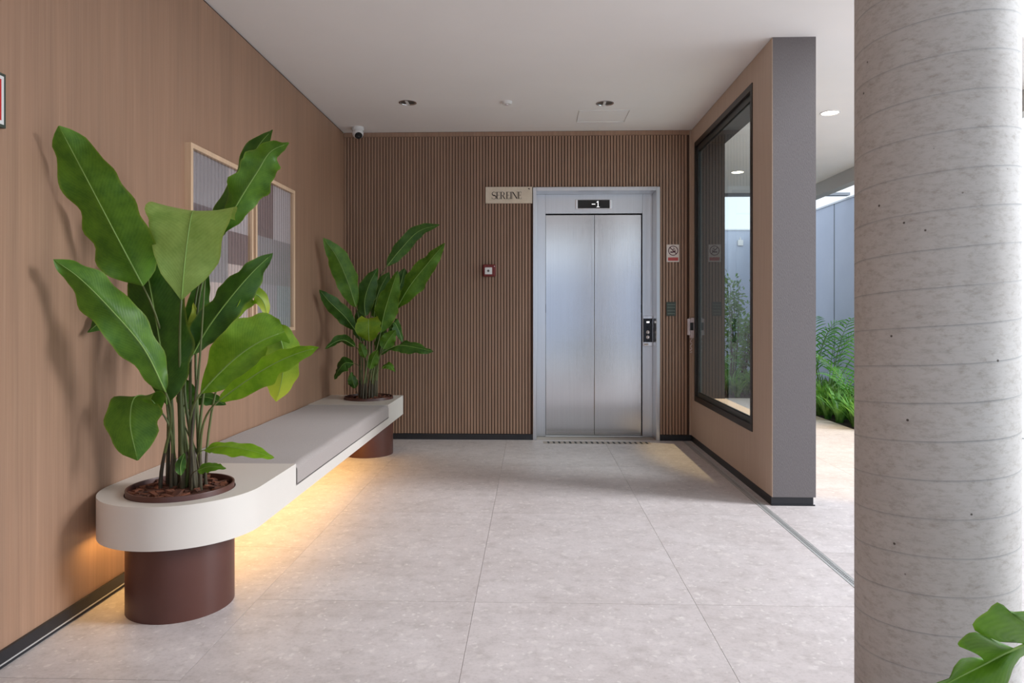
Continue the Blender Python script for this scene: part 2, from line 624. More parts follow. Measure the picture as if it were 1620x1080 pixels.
struct(obj('ground', B((-14, 14, -16, 0.0, -0.06, -0.008), (-14, -2.2, 0.0, 16, -0.06, -0.01), (4.7, 14, 0.0, 7.2, -0.06, -0.01), (3.28, 4.7, 0.0, 6.6, -0.06, -0.005), (-2.2, 1.8, 9.6, 16, -0.06, -0.01)), M['ground']), 'pale grey paving around the open ground floor')

# left wall, veneer
struct(obj('wall_left', B((XL - 0.2, XL, -2.6, YB + 0.3, 0.0, ZC - 0.012)), M['veneer']), 'left wall clad in fine-grained brown wood veneer')
struct(obj('trim_1', B((XL - 0.2, XL - 0.006, -2.6, YB, ZC - 0.012, ZC)), M['gap']), 'dark shadow gap along the top of the left wall')
struct(obj('baseboard_left', B((XL, XL + 0.012, -2.6, YB, 0.016, 0.062), (XL, XL + 0.004, -2.6, YB, 0.0, 0.016)), M['black']), 'black skirting along the veneered left wall')
struct(obj('trim_2', B((XL + 0.012, XL + 0.0135, -2.6, YB, 0.016, 0.021)), M['drain']), 'thin pale strip painting the floor reflection at the foot of the left skirting')  # pale line put in for the floor's reflection under the skirting

# back wall: backing panels round the lift opening, slats, header
EX0, EX1, EZ = 0.006, 1.186, 2.362      # lift frame outer
wb = struct(obj('wall_back', B((XL, EX0 + 0.02, YB + 0.014, YB + 0.3, 0.0, ZC), (EX1 - 0.02, 1.79, YB + 0.014, YB + 0.3, 0.0, ZC), (EX0 + 0.02, EX1 - 0.02, YB + 0.014, YB + 0.3, EZ - 0.02, ZC), (EX0 + 0.02, EX1 - 0.02, YB + 0.25, YB + 0.3, 0, EZ - 0.02), (XL, 1.79, YB + 0.3, 9.55, 0, ZC)), M['groove']), 'back wall clad in vertical brown wood slats')
PITCH = 0.0285
n_s = int((1.455 - XL) / PITCH)
meshes = {}
for i in range(n_s + 1):
    x0 = XL + 0.004 + i * PITCH
    x1 = x0 + PITCH - 0.0085
    if x1 > 1.462:
        break
    z0, z1 = 0.055, ZC - 0.045
    if x1 > EX0 - 0.002 and x0 < EX1 + 0.002:
        if x0 < EX0 - 0.012 or x1 > EX1 + 0.012:
            pass
        z0 = EZ + 0.004
    key = round(z0, 3)
    if key not in meshes:
        s_ = obj('slat', B((0, PITCH - 0.0085, 0, 0.013, z0, z1)), M['slat'], wb)
        meshes[key] = s_
    else:
        s_ = meshes[key].copy()
        C.objects.link(s_)
    s_.location = (x0, YB, 0)
struct(obj('trim_3', B((XL, 1.468, YB - 0.002, YB + 0.014, ZC - 0.043, ZC - 0.003)), M['slat']), 'plain wooden band over the slats')
struct(obj('trim_4', B((1.462, XP0, YB - 0.012, YB + 0.014, 0.055, ZC - 0.003)), M['white_edge']), 'pale corner strip beside the slats')
struct(obj('baseboard_back', B((XL, EX0, YB - 0.012, YB + 0.014, 0, 0.052), (EX1, XP0, YB - 0.012, YB + 0.014, 0, 0.052)), M['black']), 'black skirting under the slatted back wall')

# ceiling slab with a hatch outline
bm = bmesh.new()
prism(bm, [(XL - 0.2, -2.6), (2.1, -2.6), (2.1, 4.3), (3.74, 4.3), (3.74, 9.8), (XL - 0.2, 9.8)], ZC, ZC + 0.25)
ce = struct(obj('ceiling', bm, M['ceiling']), 'plain white ceiling')
struct(obj('trim_5', B((3.742, 3.87, 4.3, 9.8, ZC - 0.165, ZC + 0.25)), M['beam']), 'grey edge beam along the roof')
hx0, hx1, hy0, hy1 = 0.395, 0.82, 5.75, 6.10
bm = bmesh.new()
w_ = 0.004
for b_ in ((hx0, hx1, hy1 - w_, hy1), (hx0, hx0 + w_, hy0, hy1 - w_), (hx1 - w_, hx1, hy0, hy1 - w_), (hx0 + w_, hx1 - w_, hy0, hy0 + w_)):
    box(bm, *b_, ZC - 0.005, ZC)
o = obj('hatch_frame', bm, M['white'], ce)

# partition wall with a fixed window
WY0, WY1, WZ0, WZ1 = 4.63, 6.262, 0.39, 2.735
zb = 0.052
bm = bmesh.new()
for b_ in ((YP, WY0, zb, ZC), (WY1, YB + 0.014, zb, ZC), (WY0, WY1, zb, WZ0), (WY0, WY1, WZ1, ZC)):
    box(bm, XP0 + 0.004, XP1, *b_)
wr = struct(obj('wall_right', bm, M['grafiato']), 'partition wall with a grey scratch-rendered end face')
bm = bmesh.new()
for b_ in ((YP + 0.001, WY0, zb, ZC - 0.004), (WY1, YB - 0.012, zb, ZC - 0.004), (WY0, WY1, zb, WZ0), (WY0, WY1, WZ1, ZC - 0.004)):
    box(bm, XP0, XP0 + 0.004, *b_)
obj('lining_panel', bm, M['beige'], wr)['label'] = 'smooth beige panel on the lobby side'
obj('corner_bead', B((XP0 - 0.0005, XP0 + 0.002, YP - 0.001, YP + 0.001, zb, ZC - 0.004)), M['white_edge'], wr)
struct(obj('baseboard_right', B((XP0 - 0.004, XP1 - 0.014, YP + 0.004, YB - 0.012, 0, zb), (XP0 - 0.004, XP1 - 0.006, YP - 0.004, YP + 0.004, 0, 0.007)), M['black']), 'black skirting under the partition')
# window
wn = struct(obj('window_1', B((XP0 - 0.006, XP0 + 0.05, WY0, WY1, WZ0, WZ0 + 0.045), (XP0 - 0.006, XP0 + 0.05, WY0, WY1, WZ1 - 0.045, WZ1), (XP0 - 0.006, XP0 + 0.05, WY0, WY0 + 0.04, WZ0 + 0.045, WZ1 - 0.045), (XP0 - 0.006, XP0 + 0.05, WY1 - 0.04, WY1, WZ0 + 0.045, WZ1 - 0.045)), M['alu_dark']), 'large fixed window in the partition')
a0, a1, c0, c1 = WY0 + 0.04, WY1 - 0.04, WZ0 + 0.045, WZ1 - 0.045
obj('sash_frame', B((XP0 + 0.012, XP0 + 0.045, a0, a1, c0, c0 + 0.035), (XP0 + 0.012, XP0 + 0.045, a0, a1, c1 - 0.05, c1), (XP0 + 0.012, XP0 + 0.045, a0, a0 + 0.025, c0 + 0.035, c1 - 0.05), (XP0 + 0.012, XP0 + 0.045, a1 - 0.04, a1, c0 + 0.035, c1 - 0.05)), M['alu'], wn)
e0, e1, g0, g1 = a0 + 0.025, a1 - 0.04, c0 + 0.035, c1 - 0.05
obj('gasket', B((XP0 + 0.018, XP0 + 0.030, e0, e1, g0, g0 + 0.006), (XP0 + 0.018, XP0 + 0.030, e0, e1, g1 - 0.006, g1), (XP0 + 0.018, XP0 + 0.030, e0, e0 + 0.006, g0 + 0.006, g1 - 0.006), (XP0 + 0.018, XP0 + 0.030, e1 - 0.006, e1, g0 + 0.006, g1 - 0.006)), M['gasket'], wn)
obj('glass_pane', B((XP0 + 0.021, XP0 + 0.027, e0 + 0.006, e1 - 0.006, g0 + 0.006, g1 - 0.006)), M['glass'], wn)
obj('jamb_lining', B((XP0 + 0.05, XP1, WY1 - 0.012, WY1, WZ0 + 0.02, WZ1), (XP0 + 0.05, XP1, WY0, WY0 + 0.012, WZ0 + 0.02, WZ1), (XP0 + 0.05, XP1, WY0 + 0.012, WY1 - 0.012, WZ1 - 0.012, WZ1)), M['alu_dark'], wn)
obj('window_sill', B((XP0 + 0.05, XP1 + 0.01, WY0, WY1, WZ0, WZ0 + 0.02)), M['beige'], wn)

struct(obj('wall_sky_screen', B((-9, 12, -7.3, -7.0, -0.06, 2.6)), M['gwall']), 'pale unseen wall added behind the camera to cut the front sky light')  # added out of view: dims sky from behind, fills the lift door reflections
# garden: bed, walls, pergola bar
gb = struct(obj('floor_garden', B((3.28, 4.5, 6.6, 9.6, -0.06, -0.012), (1.8, 4.5, 9.6, 13.5, -0.06, -0.012)), M['soil']), 'dark soil of the planting bed')
gw = struct(obj('wall_garden_side', B((4.5, 4.7, 7.2, 13.7, -0.06, 2.81)), M['gwall']), 'pale painted garden wall at the side')
obj('coping', B((4.485, 4.72, 7.2, 13.49, 2.81, 2.835)), M['coping'], gw)
obj('wall_joint', B((4.494, 4.5, 10.305, 10.317, 0.0, 2.81)), M['beam_dark'], gw)
gw2 = struct(obj('wall_garden_end', B((0.5, 4.5, 13.5, 13.7, -0.06, 2.80)), M['gwall']), 'pale painted garden wall at the end')
obj('coping', B((0.5, 4.485, 13.48, 13.72, 2.80, 2.825)), M['coping'], gw2)
obj('wall_joint', B((0.5, 4.49, 13.494, 13.5, 0.62, 0.632)), M['beam_dark'], gw2)
struct(obj('trim_6', B((1.8, 4.5, 9.8, 9.9, 2.853, 2.893)), M['beam_dark']), 'slim grey pergola bar over the planting bed')

# ------------------------------------------------------------------ linear drain
dr = thing('linear_drain', (1.4145, 3.6, 0), 'long narrow steel drain channel in the floor beside the partition', 'drain')
obj('drain_frame', B((1.3935, 1.3975, 0.3, 6.38, -0.004, 0.0012), (1.4315, 1.4355, 0.3, 6.38, -0.004, 0.0012)), M['drain'], dr)
obj('drain_channel', B((1.3975, 1.4315, 0.3, 6.38, -0.004, -0.003)), M['reflector'], dr)
bm = bmesh.new()
box(bm, 1.3975, 1.4035, 0.3, 6.38, -0.003, 0.0006)
box(bm, 1.4255, 1.4315, 0.3, 6.38, -0.003, 0.0006)
box(bm, 1.4125, 1.4165, 0.3, 6.38, -0.003, 0.0006)
y = 0.3
while y < 6.37:
    box(bm, 1.4035, 1.4255, y, y + 0.006, -0.003, 0.0006)
    y += 0.014
g_ = obj('grating', bm, M['drain'], dr, weld=False)
g_['kind'] = 'stuff'

# slotted floor strip in front of the lift
sg = thing('floor_grille', (0.59, 6.27, 0), 'narrow slotted grille in the floor in front of the lift', 'floor grille')
obj('grille_plate', B((0.10, 1.08, 6.215, 6.325, 0.0, 0.0008)), M['grout'], sg)
for i in range(19):
    x = 0.150 + i * 0.0498
    bm = bmesh.new()
    prism(bm, [(x - 0.008, 6.228), (x + 0.010, 6.228), (x + 0.010 - 0.006, 6.312), (x - 0.008 - 0.006, 6.312)], 0.0008, 0.002)
    obj('slot', bm, M['recess'], sg)

# ------------------------------------------------------------------ lift
YR = 6.58
lf = thing('elevator', (0.596, YR, 0), 'brushed steel lift entrance with two closed sliding doors', 'elevator')
FW = 0.034
bm = bmesh.new()
for b_ in ((EX0, EX0 + FW, 0, EZ), (EX1 - FW, EX1, 0, EZ), (EX0 + FW, EX1 - FW, EZ - FW, EZ)):
    box(bm, b_[0], b_[1], YB - 0.018, YR - 0.002, b_[2], b_[3])
bevel(obj('door_frame', bm, M['steel2'], lf), 0.003)
JL, JR = 0.127, 1.056
obj('jamb_panel', B((EX0 + FW, JL, YR, YR + 0.06, 0.0, EZ - FW)), M['steel2'], lf)
obj('jamb_panel', B((JR, EX1 - FW, YR, YR + 0.06, 0.0, EZ - FW)), M['steel2'], lf)
tr_ = obj('transom_panel', B((JL + 0.002, JR - 0.002, YR, YR + 0.05, 2.143, EZ - FW)), M['steel2'], lf)
obj('backing', B((EX0 + FW, EX1 - FW, YR + 0.062, YR + 0.068, 0, EZ - FW)), M['recess'], lf)
for x0, x1 in ((JL + 0.003, 0.5965), (0.600, JR - 0.008)):
    bevel(obj('door_panel', B((x0, x1, YR + 0.022, YR + 0.058, 0.012, 2.132)), M['steel'], lf), 0.002)
obj('sill', B((JL, JR, YR - 0.02, YR + 0.062, 0.0, 0.008)), M['drain'], lf)
for x in (JL - 0.004, JR - 0.010):
    obj('door_guide', B((x, x + 0.009, YR + 0.016, YR + 0.021, 1.19, 1.27)), M['recess'], lf)
# floor display
ds = obj('floor_display', B((0.413, 0.764, YR - 0.012, YR, 2.184, 2.277)), M['chrome'], lf)
bevel(ds, 0.004)
obj('display_screen', B((0.436, 0.742, YR - 0.014, YR - 0.012, 2.190, 2.271)), M['gloss_black'], ds)
bm = bmesh.new()
zc_ = 2.231
box(bm, 0.570, 0.604, YR - 0.0155, YR - 0.014, zc_ - 0.004, zc_ + 0.003)
box(bm, 0.627, 0.634, YR - 0.0155, YR - 0.014, zc_ - 0.026, zc_ + 0.029)
box(bm, 0.616, 0.646, YR - 0.0155, YR - 0.014, zc_ - 0.030, zc_ - 0.026)
prism(bm, [(0.626, zc_ + 0.029), (0.616, zc_ + 0.019), (0.616, zc_ + 0.013), (0.626, zc_ + 0.018)], 0.014, 0.0155, mp=lambda x, y, z: (x, YR - z, y))
obj('display_digits', bm, M['led_text'], ds)
# call panel on the right jamb
cp = obj('call_panel', B((1.060, 1.150, YR - 0.012, YR, 0.870, 1.160)), M['chrome'], lf)
bevel(cp, 0.003)
obj('panel_face', B((1.062, 1.148, YR - 0.016, YR - 0.012, 0.908, 1.135)), M['gloss_black'], cp)
obj('indicator', B((1.092, 1.120, YR - 0.0175, YR - 0.016, 1.092, 1.108)), M['led_text'], cp)
for z in (1.004, 0.956):
    bm = bmesh.new()
    mt = Matrix.Translation((1.105, YR - 0.016, z)) @ Matrix.Rotation(PI / 2, 4, 'X')
    lathe(bm, 0, 0, [(0.017, 0), (0.017, 0.005), (0.013, 0.007), (0.010, 0.005), (0.0, 0.005)], 20, mt)
    bt = obj('call_button', bm, M['chrome'], cp, smooth=True)
obj('key_switch', B((1.068, 1.110, YR - 0.014, YR - 0.012, 0.878, 0.898)), M['white'], cp)

# ------------------------------------------------------------------ plaque with lettering
pl = thing('name_plaque', (-0.216, YB, 2.29), 'beige stone plaque with dark serif lettering, left of the lift frame', 'sign')
px0, px1, pz0, pz1 = -0.437, 0.000, 2.213, 2.366
YS = YB - 0.022
bevel(obj('plate', B((px0, px1, YS, YB, pz0, pz1)), M['plaque'], pl), 0.002)


def ribbon(bm, pts, mp, z0, z1):
    """flat stroke: pts = [(x, y, width)]"""
    L, R = [], []
    for i, (x, y, w) in enumerate(pts):
        x0, y0, _ = pts[max(i - 1, 0)]
        x1, y1, _ = pts[min(i + 1, len(pts) - 1)]
        d = math.hypot(x1 - x0, y1 - y0) or 1
        nx, ny = -(y1 - y0) / d, (x1 - x0) / d
        L.append((x + nx * w / 2, y + ny * w / 2))
        R.append((x - nx * w / 2, y - ny * w / 2))
    for i in range(len(pts) - 1):
        q = [L[i], L[i + 1], R[i + 1], R[i]]
        v0 = [bm.verts.new(mp(a, b, z0)) for a, b in q]
        v1 = [bm.verts.new(mp(a, b, z1)) for a, b in q]
        bm.faces.new(v1)
        for k in range(4):
            bm.faces.new((v0[k], v0[(k + 1) % 4], v1[(k + 1) % 4], v1[k]))


def letter(ch, x):
    """strokes of a high-contrast serif capital, cap height 1, left edge at x"""
    t, h = 0.035, 0.14
    V = lambda a, w=h, y0=0.0, y1=1.0: [(x + a, y0, w), (x + a, y1, w)]
    Hh = lambda a, b, y: [(x + a, y, t), (x + b, y, t)]
    if ch == 'S':
        pts = []
        for i in range(25):
            f = i / 24
            a = math.radians(30 + 240 * min(f * 2, 1)) if f <= 0.5 else math.radians(90 - 240 * (f - 0.5) * 2)
            if f <= 0.5:
                q = (0.32 + 0.25 * math.cos(a), 0.75 + 0.25 * math.sin(a))
            else:
                q = (0.32 + 0.29 * math.cos(a), 0.25 + 0.26 * math.sin(a))
            pts.append((x + q[0], q[1], 0.04 + 0.12 * max(0, 1 - abs(f - 0.5) * 2.6)))
        return [pts, [(x + 0.55, 0.99, 0.03), (x + 0.55, 0.72, 0.03)], [(x + 0.03, 0.0, 0.03), (x + 0.03, 0.28, 0.03)]]
    if ch == 'E':
        return [V(0.12), Hh(0.0, 0.50, 0.98), Hh(0.0, 0.52, 0.02), Hh(0.1, 0.40, 0.52), [(x + 0.49, 1.0, 0.03), (x + 0.49, 0.78, 0.03)], [(x + 0.51, 0, 0.03), (x + 0.51, 0.24, 0.03)], [(x + 0.40, 0.62, 0.03), (x + 0.40, 0.42, 0.03)]]
    if ch == 'R':
        bowl = [(x + 0.12, 0.98, t)] + [(x + 0.33 + 0.22 * math.cos(math.radians(a)), 0.74 + 0.24 * math.sin(math.radians(a)), 0.04 + 0.09 * math.cos(math.radians(a)) ** 2) for a in range(90, -91, -15)] + [(x + 0.12, 0.50, t)]
        return [V(0.12), Hh(0.0, 0.24, 0.98), Hh(0.0, 0.26, 0.02), bowl, [(x + 0.34, 0.5, 0.12), (x + 0.62, 0.02, 0.13)], Hh(0.56, 0.74, 0.02)]
    if ch == 'I':
        return [V(0.12), Hh(0.0, 0.24, 0.98), Hh(0.0, 0.24, 0.02)]
    if ch == 'N':
        return [V(0.06, 0.04), [(x + 0.08, 0.98, 0.14), (x + 0.68, 0.04, 0.14)], V(0.72, 0.045), Hh(-0.04, 0.16, 0.98), Hh(0.62, 0.84, 0.98)]
    return []


hh = 0.066
for ch, cxp in (('S', 170), ('E', 322), ('R', 462), ('E', 662), ('I', 802), ('N', 868), ('E', 1062)):
    xw = at(770 + cxp / 21.6, 310, YS).x
    bm = bmesh.new()
    for st in letter(ch, 0.0):
        ribbon(bm, st, lambda a, b, z: (xw + a * hh, YS - z, 2.253 + b * hh), 0.0, 0.0015)
    obj('letter', bm, M['ink'], pl, weld=False)
bm = bmesh.new()
prism(bm, [(-0.043, 2.354), (-0.024, 2.352), (-0.026, 2.336)], 0, 0.0015, mp=lambda x, y, z: (x, YS - z, y))
obj('emblem', bm, M['ink'], pl)

# ------------------------------------------------------------------ fire alarm call point
fa = thing('fire_alarm_button', (-0.402, YB, 1.583), 'dark red fire alarm call point with white square button on the slats', 'alarm button')
bevel(obj('housing', B((-0.462, -0.342, YB - 0.045, YB, 1.528, 1.640)), M['red_dark'], fa), 0.01, 3)
bevel(obj('push_plate', B((-0.442, -0.374, YB - 0.051, YB - 0.045, 1.548, 1.612)), M['white'], fa), 0.003)
bm = bmesh.new()
lathe(bm, 0, 0, [(0.011, 0), (0.011, 0.002), (0, 0.002)], 16, Matrix.Translation((-0.409, YB - 0.051, 1.580)) @ Matrix.Rotation(PI / 2, 4, 'X'))
obj('button_mark', bm, M['reflector'], fa)
bm = bmesh.new()
lathe(bm, 0, 0, [(0.004, 0), (0.004, 0.003), (0, 0.003)], 10, Matrix.Translation((-0.352, YB - 0.045, 1.622)) @ Matrix.Rotation(PI / 2, 4, 'X'))
obj('indicator_lamp', bm, M['white'], fa)

# ------------------------------------------------------------------ prohibition sign
ns = thing('prohibition_sign', (1.308, YB, 1.742), 'small white no-smoking style sign with a red bar, right of the lift', 'sign')
sx0, sx1, sz0, sz1 = 1.250, 1.366, 1.662, 1.824
obj('plate', B((sx0, sx1, YB - 0.006, YB, sz0, sz1)), M['paper'], ns)
YN = YB - 0.006
fx = lambda x, y, z: (sx0 + x, YN - z, sz0 + y)
bm = bmesh.new()
prism(bm, circle(0.060, 0.105, 0.046, 32), 0, 0.0012, holes=[circle(0.060, 0.105, 0.039, 32)], mp=fx)
ribbon(bm, [(0.030, 0.135, 0.008), (0.090, 0.075, 0.008)], fx, 0, 0.0012)
obj('ring_and_slash', bm, M['maroon'], ns)
bm = bmesh.new()
ribbon(bm, [(0.034, 0.092, 0.012), (0.060, 0.092, 0.012), (0.082, 0.104, 0.014)], fx, 0, 0.0009)
ribbon(bm, [(0.056, 0.114, 0.007), (0.070, 0.122, 0.007), (0.080, 0.116, 0.006)], fx, 0, 0.0009)
ribbon(bm, [(0.060, 0.128, 0.004), (0.066, 0.134, 0.004), (0.070, 0.130, 0.004)], fx, 0, 0.0009)
obj('pictogram', bm, M['maroon'], ns, weld=False)
bm = bmesh.new()
prism(bm, [(0.013, 0.012), (0.107, 0.012), (0.107, 0.042), (0.013, 0.042)], 0, 0.001, mp=fx)
obj('red_bar', bm, M['printred'], ns)

# grey-green plate below it
gp = thing('wall_plate', (1.29, YB, 1.226), 'small dark grey-green ribbed plate below the prohibition sign', 'wall plate')
obj('plate', B((1.248, 1.334, YB - 0.010, YB, 1.160, 1.290)), M['greenplate'], gp)
for z in (1.262, 1.236, 1.205, 1.178):
    obj('raised_line', B((1.256, 1.326, YB - 0.012, YB - 0.010, z, z + 0.007)), M['greenline'], gp)

# ------------------------------------------------------------------ intercom handset
ic = thing('intercom_handset', (XP0, 6.31, 1.05), 'off-white wall intercom handset with coiled cord at the far end of the partition', 'intercom')
XI = XP0
bm = bmesh.new()
prism(bm, [(6.275, 1.145), (6.375, 1.145), (6.375, 1.02), (6.345, 0.955), (6.305, 0.955), (6.275, 1.02)], 0, 0.03, mp=lambda y, z, d: (XI - d, y, z))
bevel(obj('base', bm, M['pinkwhite'], ic), 0.004)
bm = bmesh.new()
prism(bm, [(6.295, 1.135), (6.34, 1.135), (6.335, 1.105), (6.335, 1.025), (6.34, 0.985), (6.295, 0.985), (6.300, 1.025), (6.300, 1.105)], 0.03, 0.055, mp=lambda y, z, d: (XI - d, y, z))
bevel(obj('handset', bm, M['pinkwhite'], ic), 0.005)
obj('slot', B((XI - 0.040, XI - 0.010, 6.2735, 6.2745, 1.03, 1.10)), M['recess'], ic)
bm = bmesh.new()
pts = []
for i in range(97):
    f = i / 96
    a = f * 2 * PI * 8
    cz = 0.953 - 0.13 * math.sin(f * PI)
    cy = 6.300 + 0.03 * f
    pts.append((XI - 0.022 + 0.008 * math.cos(a), cy + 0.004 * math.sin(a) + 0.012 * math.sin(f * PI * 2), cz))
tube(bm, pts, 0.0028, 5)
obj('coiled_cord', bm, M['pinkwhite'], ic, smooth='all')

# ------------------------------------------------------------------ red sign at the left edge
rs = thing('fire_equipment_sign', (XL, 2.13, 1.90), 'red sign with white border and dark edge on the veneer wall', 'sign')
obj('plate', B((XL, XL + 0.018, 2.02, 2.232, 1.805, 1.985)), M['sign_edge'], rs)
obj('white_border', B((XL + 0.018, XL + 0.0195, 2.030, 2.222, 1.815, 1.975)), M['white'], rs)
obj('red_field', B((XL + 0.0195, XL + 0.0205, 2.042, 2.210, 1.827, 1.963)), M['sign_red'], rs)

# ------------------------------------------------------------------ framed prints
def framed_print(y0, y1, z0, z1, panels, label):
    t = thing('framed_print', (XL, (y0 + y1) / 2, z0), label, 'picture', 'framed prints on the veneer wall')
    f = 0.024
    X0, X1 = XL, XL + 0.034
    bm = B((X0, X1, y0, y1, z0, z0 + f), (X0, X1, y0, y1, z1 - f, z1), (X0, X1, y0, y0 + f, z0 + f, z1 - f), (X0, X1, y1 - f, y1, z0 + f, z1 - f))
    obj('frame', bm, M['oak'], t)
    mats = [M['p_lav'], M['p_mauve'], M['p_pink'], M['p_grey'], M['p_light'], M['p_blue'], M['p_dark']]
    bm = bmesh.new()
    iy0, iy1, iz0, iz1 = y0 + f, y1 - f, z0 + f, z1 - f
    for (u0, u1, v0, v1, mi) in panels:
        box(bm, X0 + 0.004, X0 + 0.008, iy0 + u0 * (iy1 - iy0), iy0 + u1 * (iy1 - iy0), iz0 + v0 * (iz1 - iz0), iz0 + v1 * (iz1 - iz0), mi)
    obj('print_sheet', bm, mats, t, weld=False)
    obj('glass_pane', B((X0 + 0.020, X0 + 0.023, iy0, iy1, iz0, iz1)), M['ribbed'], t)


framed_print(3.44, 4.225, 1.045, 2.062, [(0, 0.62, 0.72, 1, 0), (0, 0.35, 0.52, 0.72, 6), (0.35, 0.62, 0.52, 0.72, 3), (0.62, 1, 0.62, 1, 4), (0.62, 1, 0.42, 0.62, 1), (0, 0.62, 0.30, 0.52, 3), (0, 1, 0, 0.30, 2), (0.62, 1, 0.30, 0.42, 2)],
             'pale-framed ribbed glass print in mauve blocks, the one nearer the camera behind the tall plant')
framed_print(4.262, 4.975, 1.062, 2.085, [(0, 0.5, 0.62, 1, 1), (0.5, 1, 0.62, 1, 4), (0, 1, 0.30, 0.62, 3), (0, 0.6, 0, 0.30, 0), (0.6, 1, 0, 0.30, 5)],
             'pale-framed ribbed glass print in grey blocks, the one further from the camera')

# ------------------------------------------------------------------ ceiling fittings
def spot_off(x, y, label):
    t = thing('downlight', (x, y, ZC), label, 'downlight', 'unlit downlights in the lobby ceiling')
    bm = bmesh.new()
    lathe(bm, x, y, [(0.072, ZC), (0.072, ZC - 0.004), (0.062, ZC - 0.005), (0.060, ZC - 0.0005)], 32, close=False)
    obj('trim_ring', bm, M['chrome'], t, smooth=True)
    bm = bmesh.new()
    lathe(bm, x, y, [(0.060, ZC - 0.0006), (0.03, ZC - 0.0008), (0.0, ZC - 0.0008)], 32, close=False)
    obj('reflector', bm, M['reflector'], t, smooth=True)
    obj('cross_piece', B((x - 0.014, x + 0.006, y - 0.056, y + 0.056, ZC - 0.005, ZC - 0.0009)), M['white'], t)


spot_off(-1.007, 5.494, 'unlit round downlight over the bench side of the ceiling')
spot_off(0.589, 5.558, 'unlit round downlight in front of the lift, near the ceiling hatch')
sd = thing('smoke_detector', (-0.205, 5.50, ZC), 'small white round detector between the two unlit downlights', 'detector')
bm = bmesh.new()
lathe(bm, -0.205, 5.50, [(0.044, ZC), (0.044, ZC - 0.008), (0.036, ZC - 0.022), (0.0, ZC - 0.024)], 28, close=False)
obj('housing', bm, M['white'], sd, smooth=True)
bm = bmesh.new()
lathe(bm, -0.205, 5.50, [(0.012, ZC - 0.023), (0.011, ZC - 0.030), (0.0, ZC - 0.031)], 16, close=False)
obj('sensor', bm, M['pinkwhite'], sd, smooth=True)


def spot_on(x, y, label, power):
    t = thing('downlight', (x, y, ZC), label, 'downlight', 'lit downlights outside the partition')
    bm = bmesh.new()
    lathe(bm, x, y, [(0.078, ZC), (0.078, ZC - 0.005), (0.070, ZC - 0.006), (0.068, ZC - 0.001)], 32, close=False)
    obj('trim_ring', bm, M['white'], t, smooth=True)
    bm = bmesh.new()
    lathe(bm, x, y, [(0.068, ZC - 0.0015), (0.0, ZC - 0.0016)], 32, close=False)
    obj('diffuser', bm, M['lamp_on'], t)
    l = bpy.data.lights.new('downlight_beam', 'SPOT')
    l.energy = power
    l.color = (1.0, 0.74, 0.42)
    l.spot_size = math.radians(62)
    l.spot_blend = 0.25
    l.shadow_soft_size = 0.05
    o = bpy.data.objects.new('downlight_beam', l)
    o.location = (0, 0, -0.02)
    o.parent = t
    C.objects.link(o)


spot_on(2.53, 5.88, 'lit round downlight right of the partition', 125)
spot_on(2.48, 8.33, 'lit round downlight seen through the partition window', 30)

# dome camera
cc = thing('security_camera', (-1.605, 6.22, ZC), 'white turret security camera in the corner of the ceiling', 'camera')
bm = bmesh.new()
lathe(bm, -1.60, 6.22, [(0.056, ZC), (0.056, ZC - 0.030), (0.050, ZC - 0.034), (0.0, ZC - 0.034)], 32, close=False)
obj('base', bm, M['white'], cc, smooth=True)
bm = bmesh.new()
Rb = 0.052
lathe(bm, -1.60, 6.22, [(0.0, ZC - 0.052 - Rb)] + [(Rb * math.cos(a), ZC - 0.052 + Rb * math.sin(a)) for a in [(-PI / 2 + PI * k / 12 * 0.95) for k in range(1, 12)]] + [(0.03, ZC - 0.03)], 32, close=False)
obj('ball', bm, M['white'], cc, smooth='all')
bm = bmesh.new()
dirv = Vector((0.32, -0.62, -0.72)).normalized()
mt = Matrix.Translation(Vector((-1.60, 6.22, ZC - 0.052)) + dirv * (Rb - 0.016)) @ dirv.to_track_quat('Z', 'Y').to_matrix().to_4x4()
lathe(bm, 0, 0, [(0.034, 0), (0.034, 0.008), (0.028, 0.014), (0.0, 0.016)], 24, mt)
obj('lens', bm, M['gloss_black'], cc, smooth=True)

# wall lamp / box on the far garden wall
wl = thing('junction_box', (4.07, 13.5, 2.55), 'small white box high on the far garden wall, seen through the window', 'box')
bevel(obj('cover', B((4.02, 4.12, 13.46, 13.5, 2.50, 2.61)), M['white'], wl), 0.006)
bm = bmesh.new()
tube(bm, [(4.07, 13.49, 2.61), (4.07, 13.49, 2.66)], 0.012, 8)
obj('conduit', bm, M['white'], wl)

# ------------------------------------------------------------------ bench
BX0, BX1, BZ0, BZ1 = XL + 0.004, -1.135, 0.30, 0.465
BR = (BX1 - BX0) / 2
BCX, BCY = (BX0 + BX1) / 2, 2.50 + BR
PF, PR, PRAD = (-1.442, 2.765), (-1.385, 5.745), 0.2035
HOLE = PRAD + 0.004
bn = thing('floating_bench', (BCX, 4.2, BZ0), 'long off-white floating bench along the veneer wall with a rounded front end', 'bench')
bm = bmesh.new()
front = circle(BCX, BCY, BR, 33, PI, 2 * PI, True) + [(BX1, 3.25), (BX0, 3.25)]
prism(bm, front, BZ0, BZ1, [circle(PF[0], PF[1], HOLE, 48)])
prism(bm, [(BX0, 5.352), (BX1, 5.352), (BX1, 5.972), (BX0, 5.972)], BZ0, BZ1, [circle(PR[0], PR[1], HOLE, 48)])
prism(bm, [(BX0, 3.25), (BX1, 3.25), (BX1, 5.352), (BX0, 5.352)], BZ0, 0.358)
o = obj('slab', bm, M['stone_white'], bn, smooth=True)
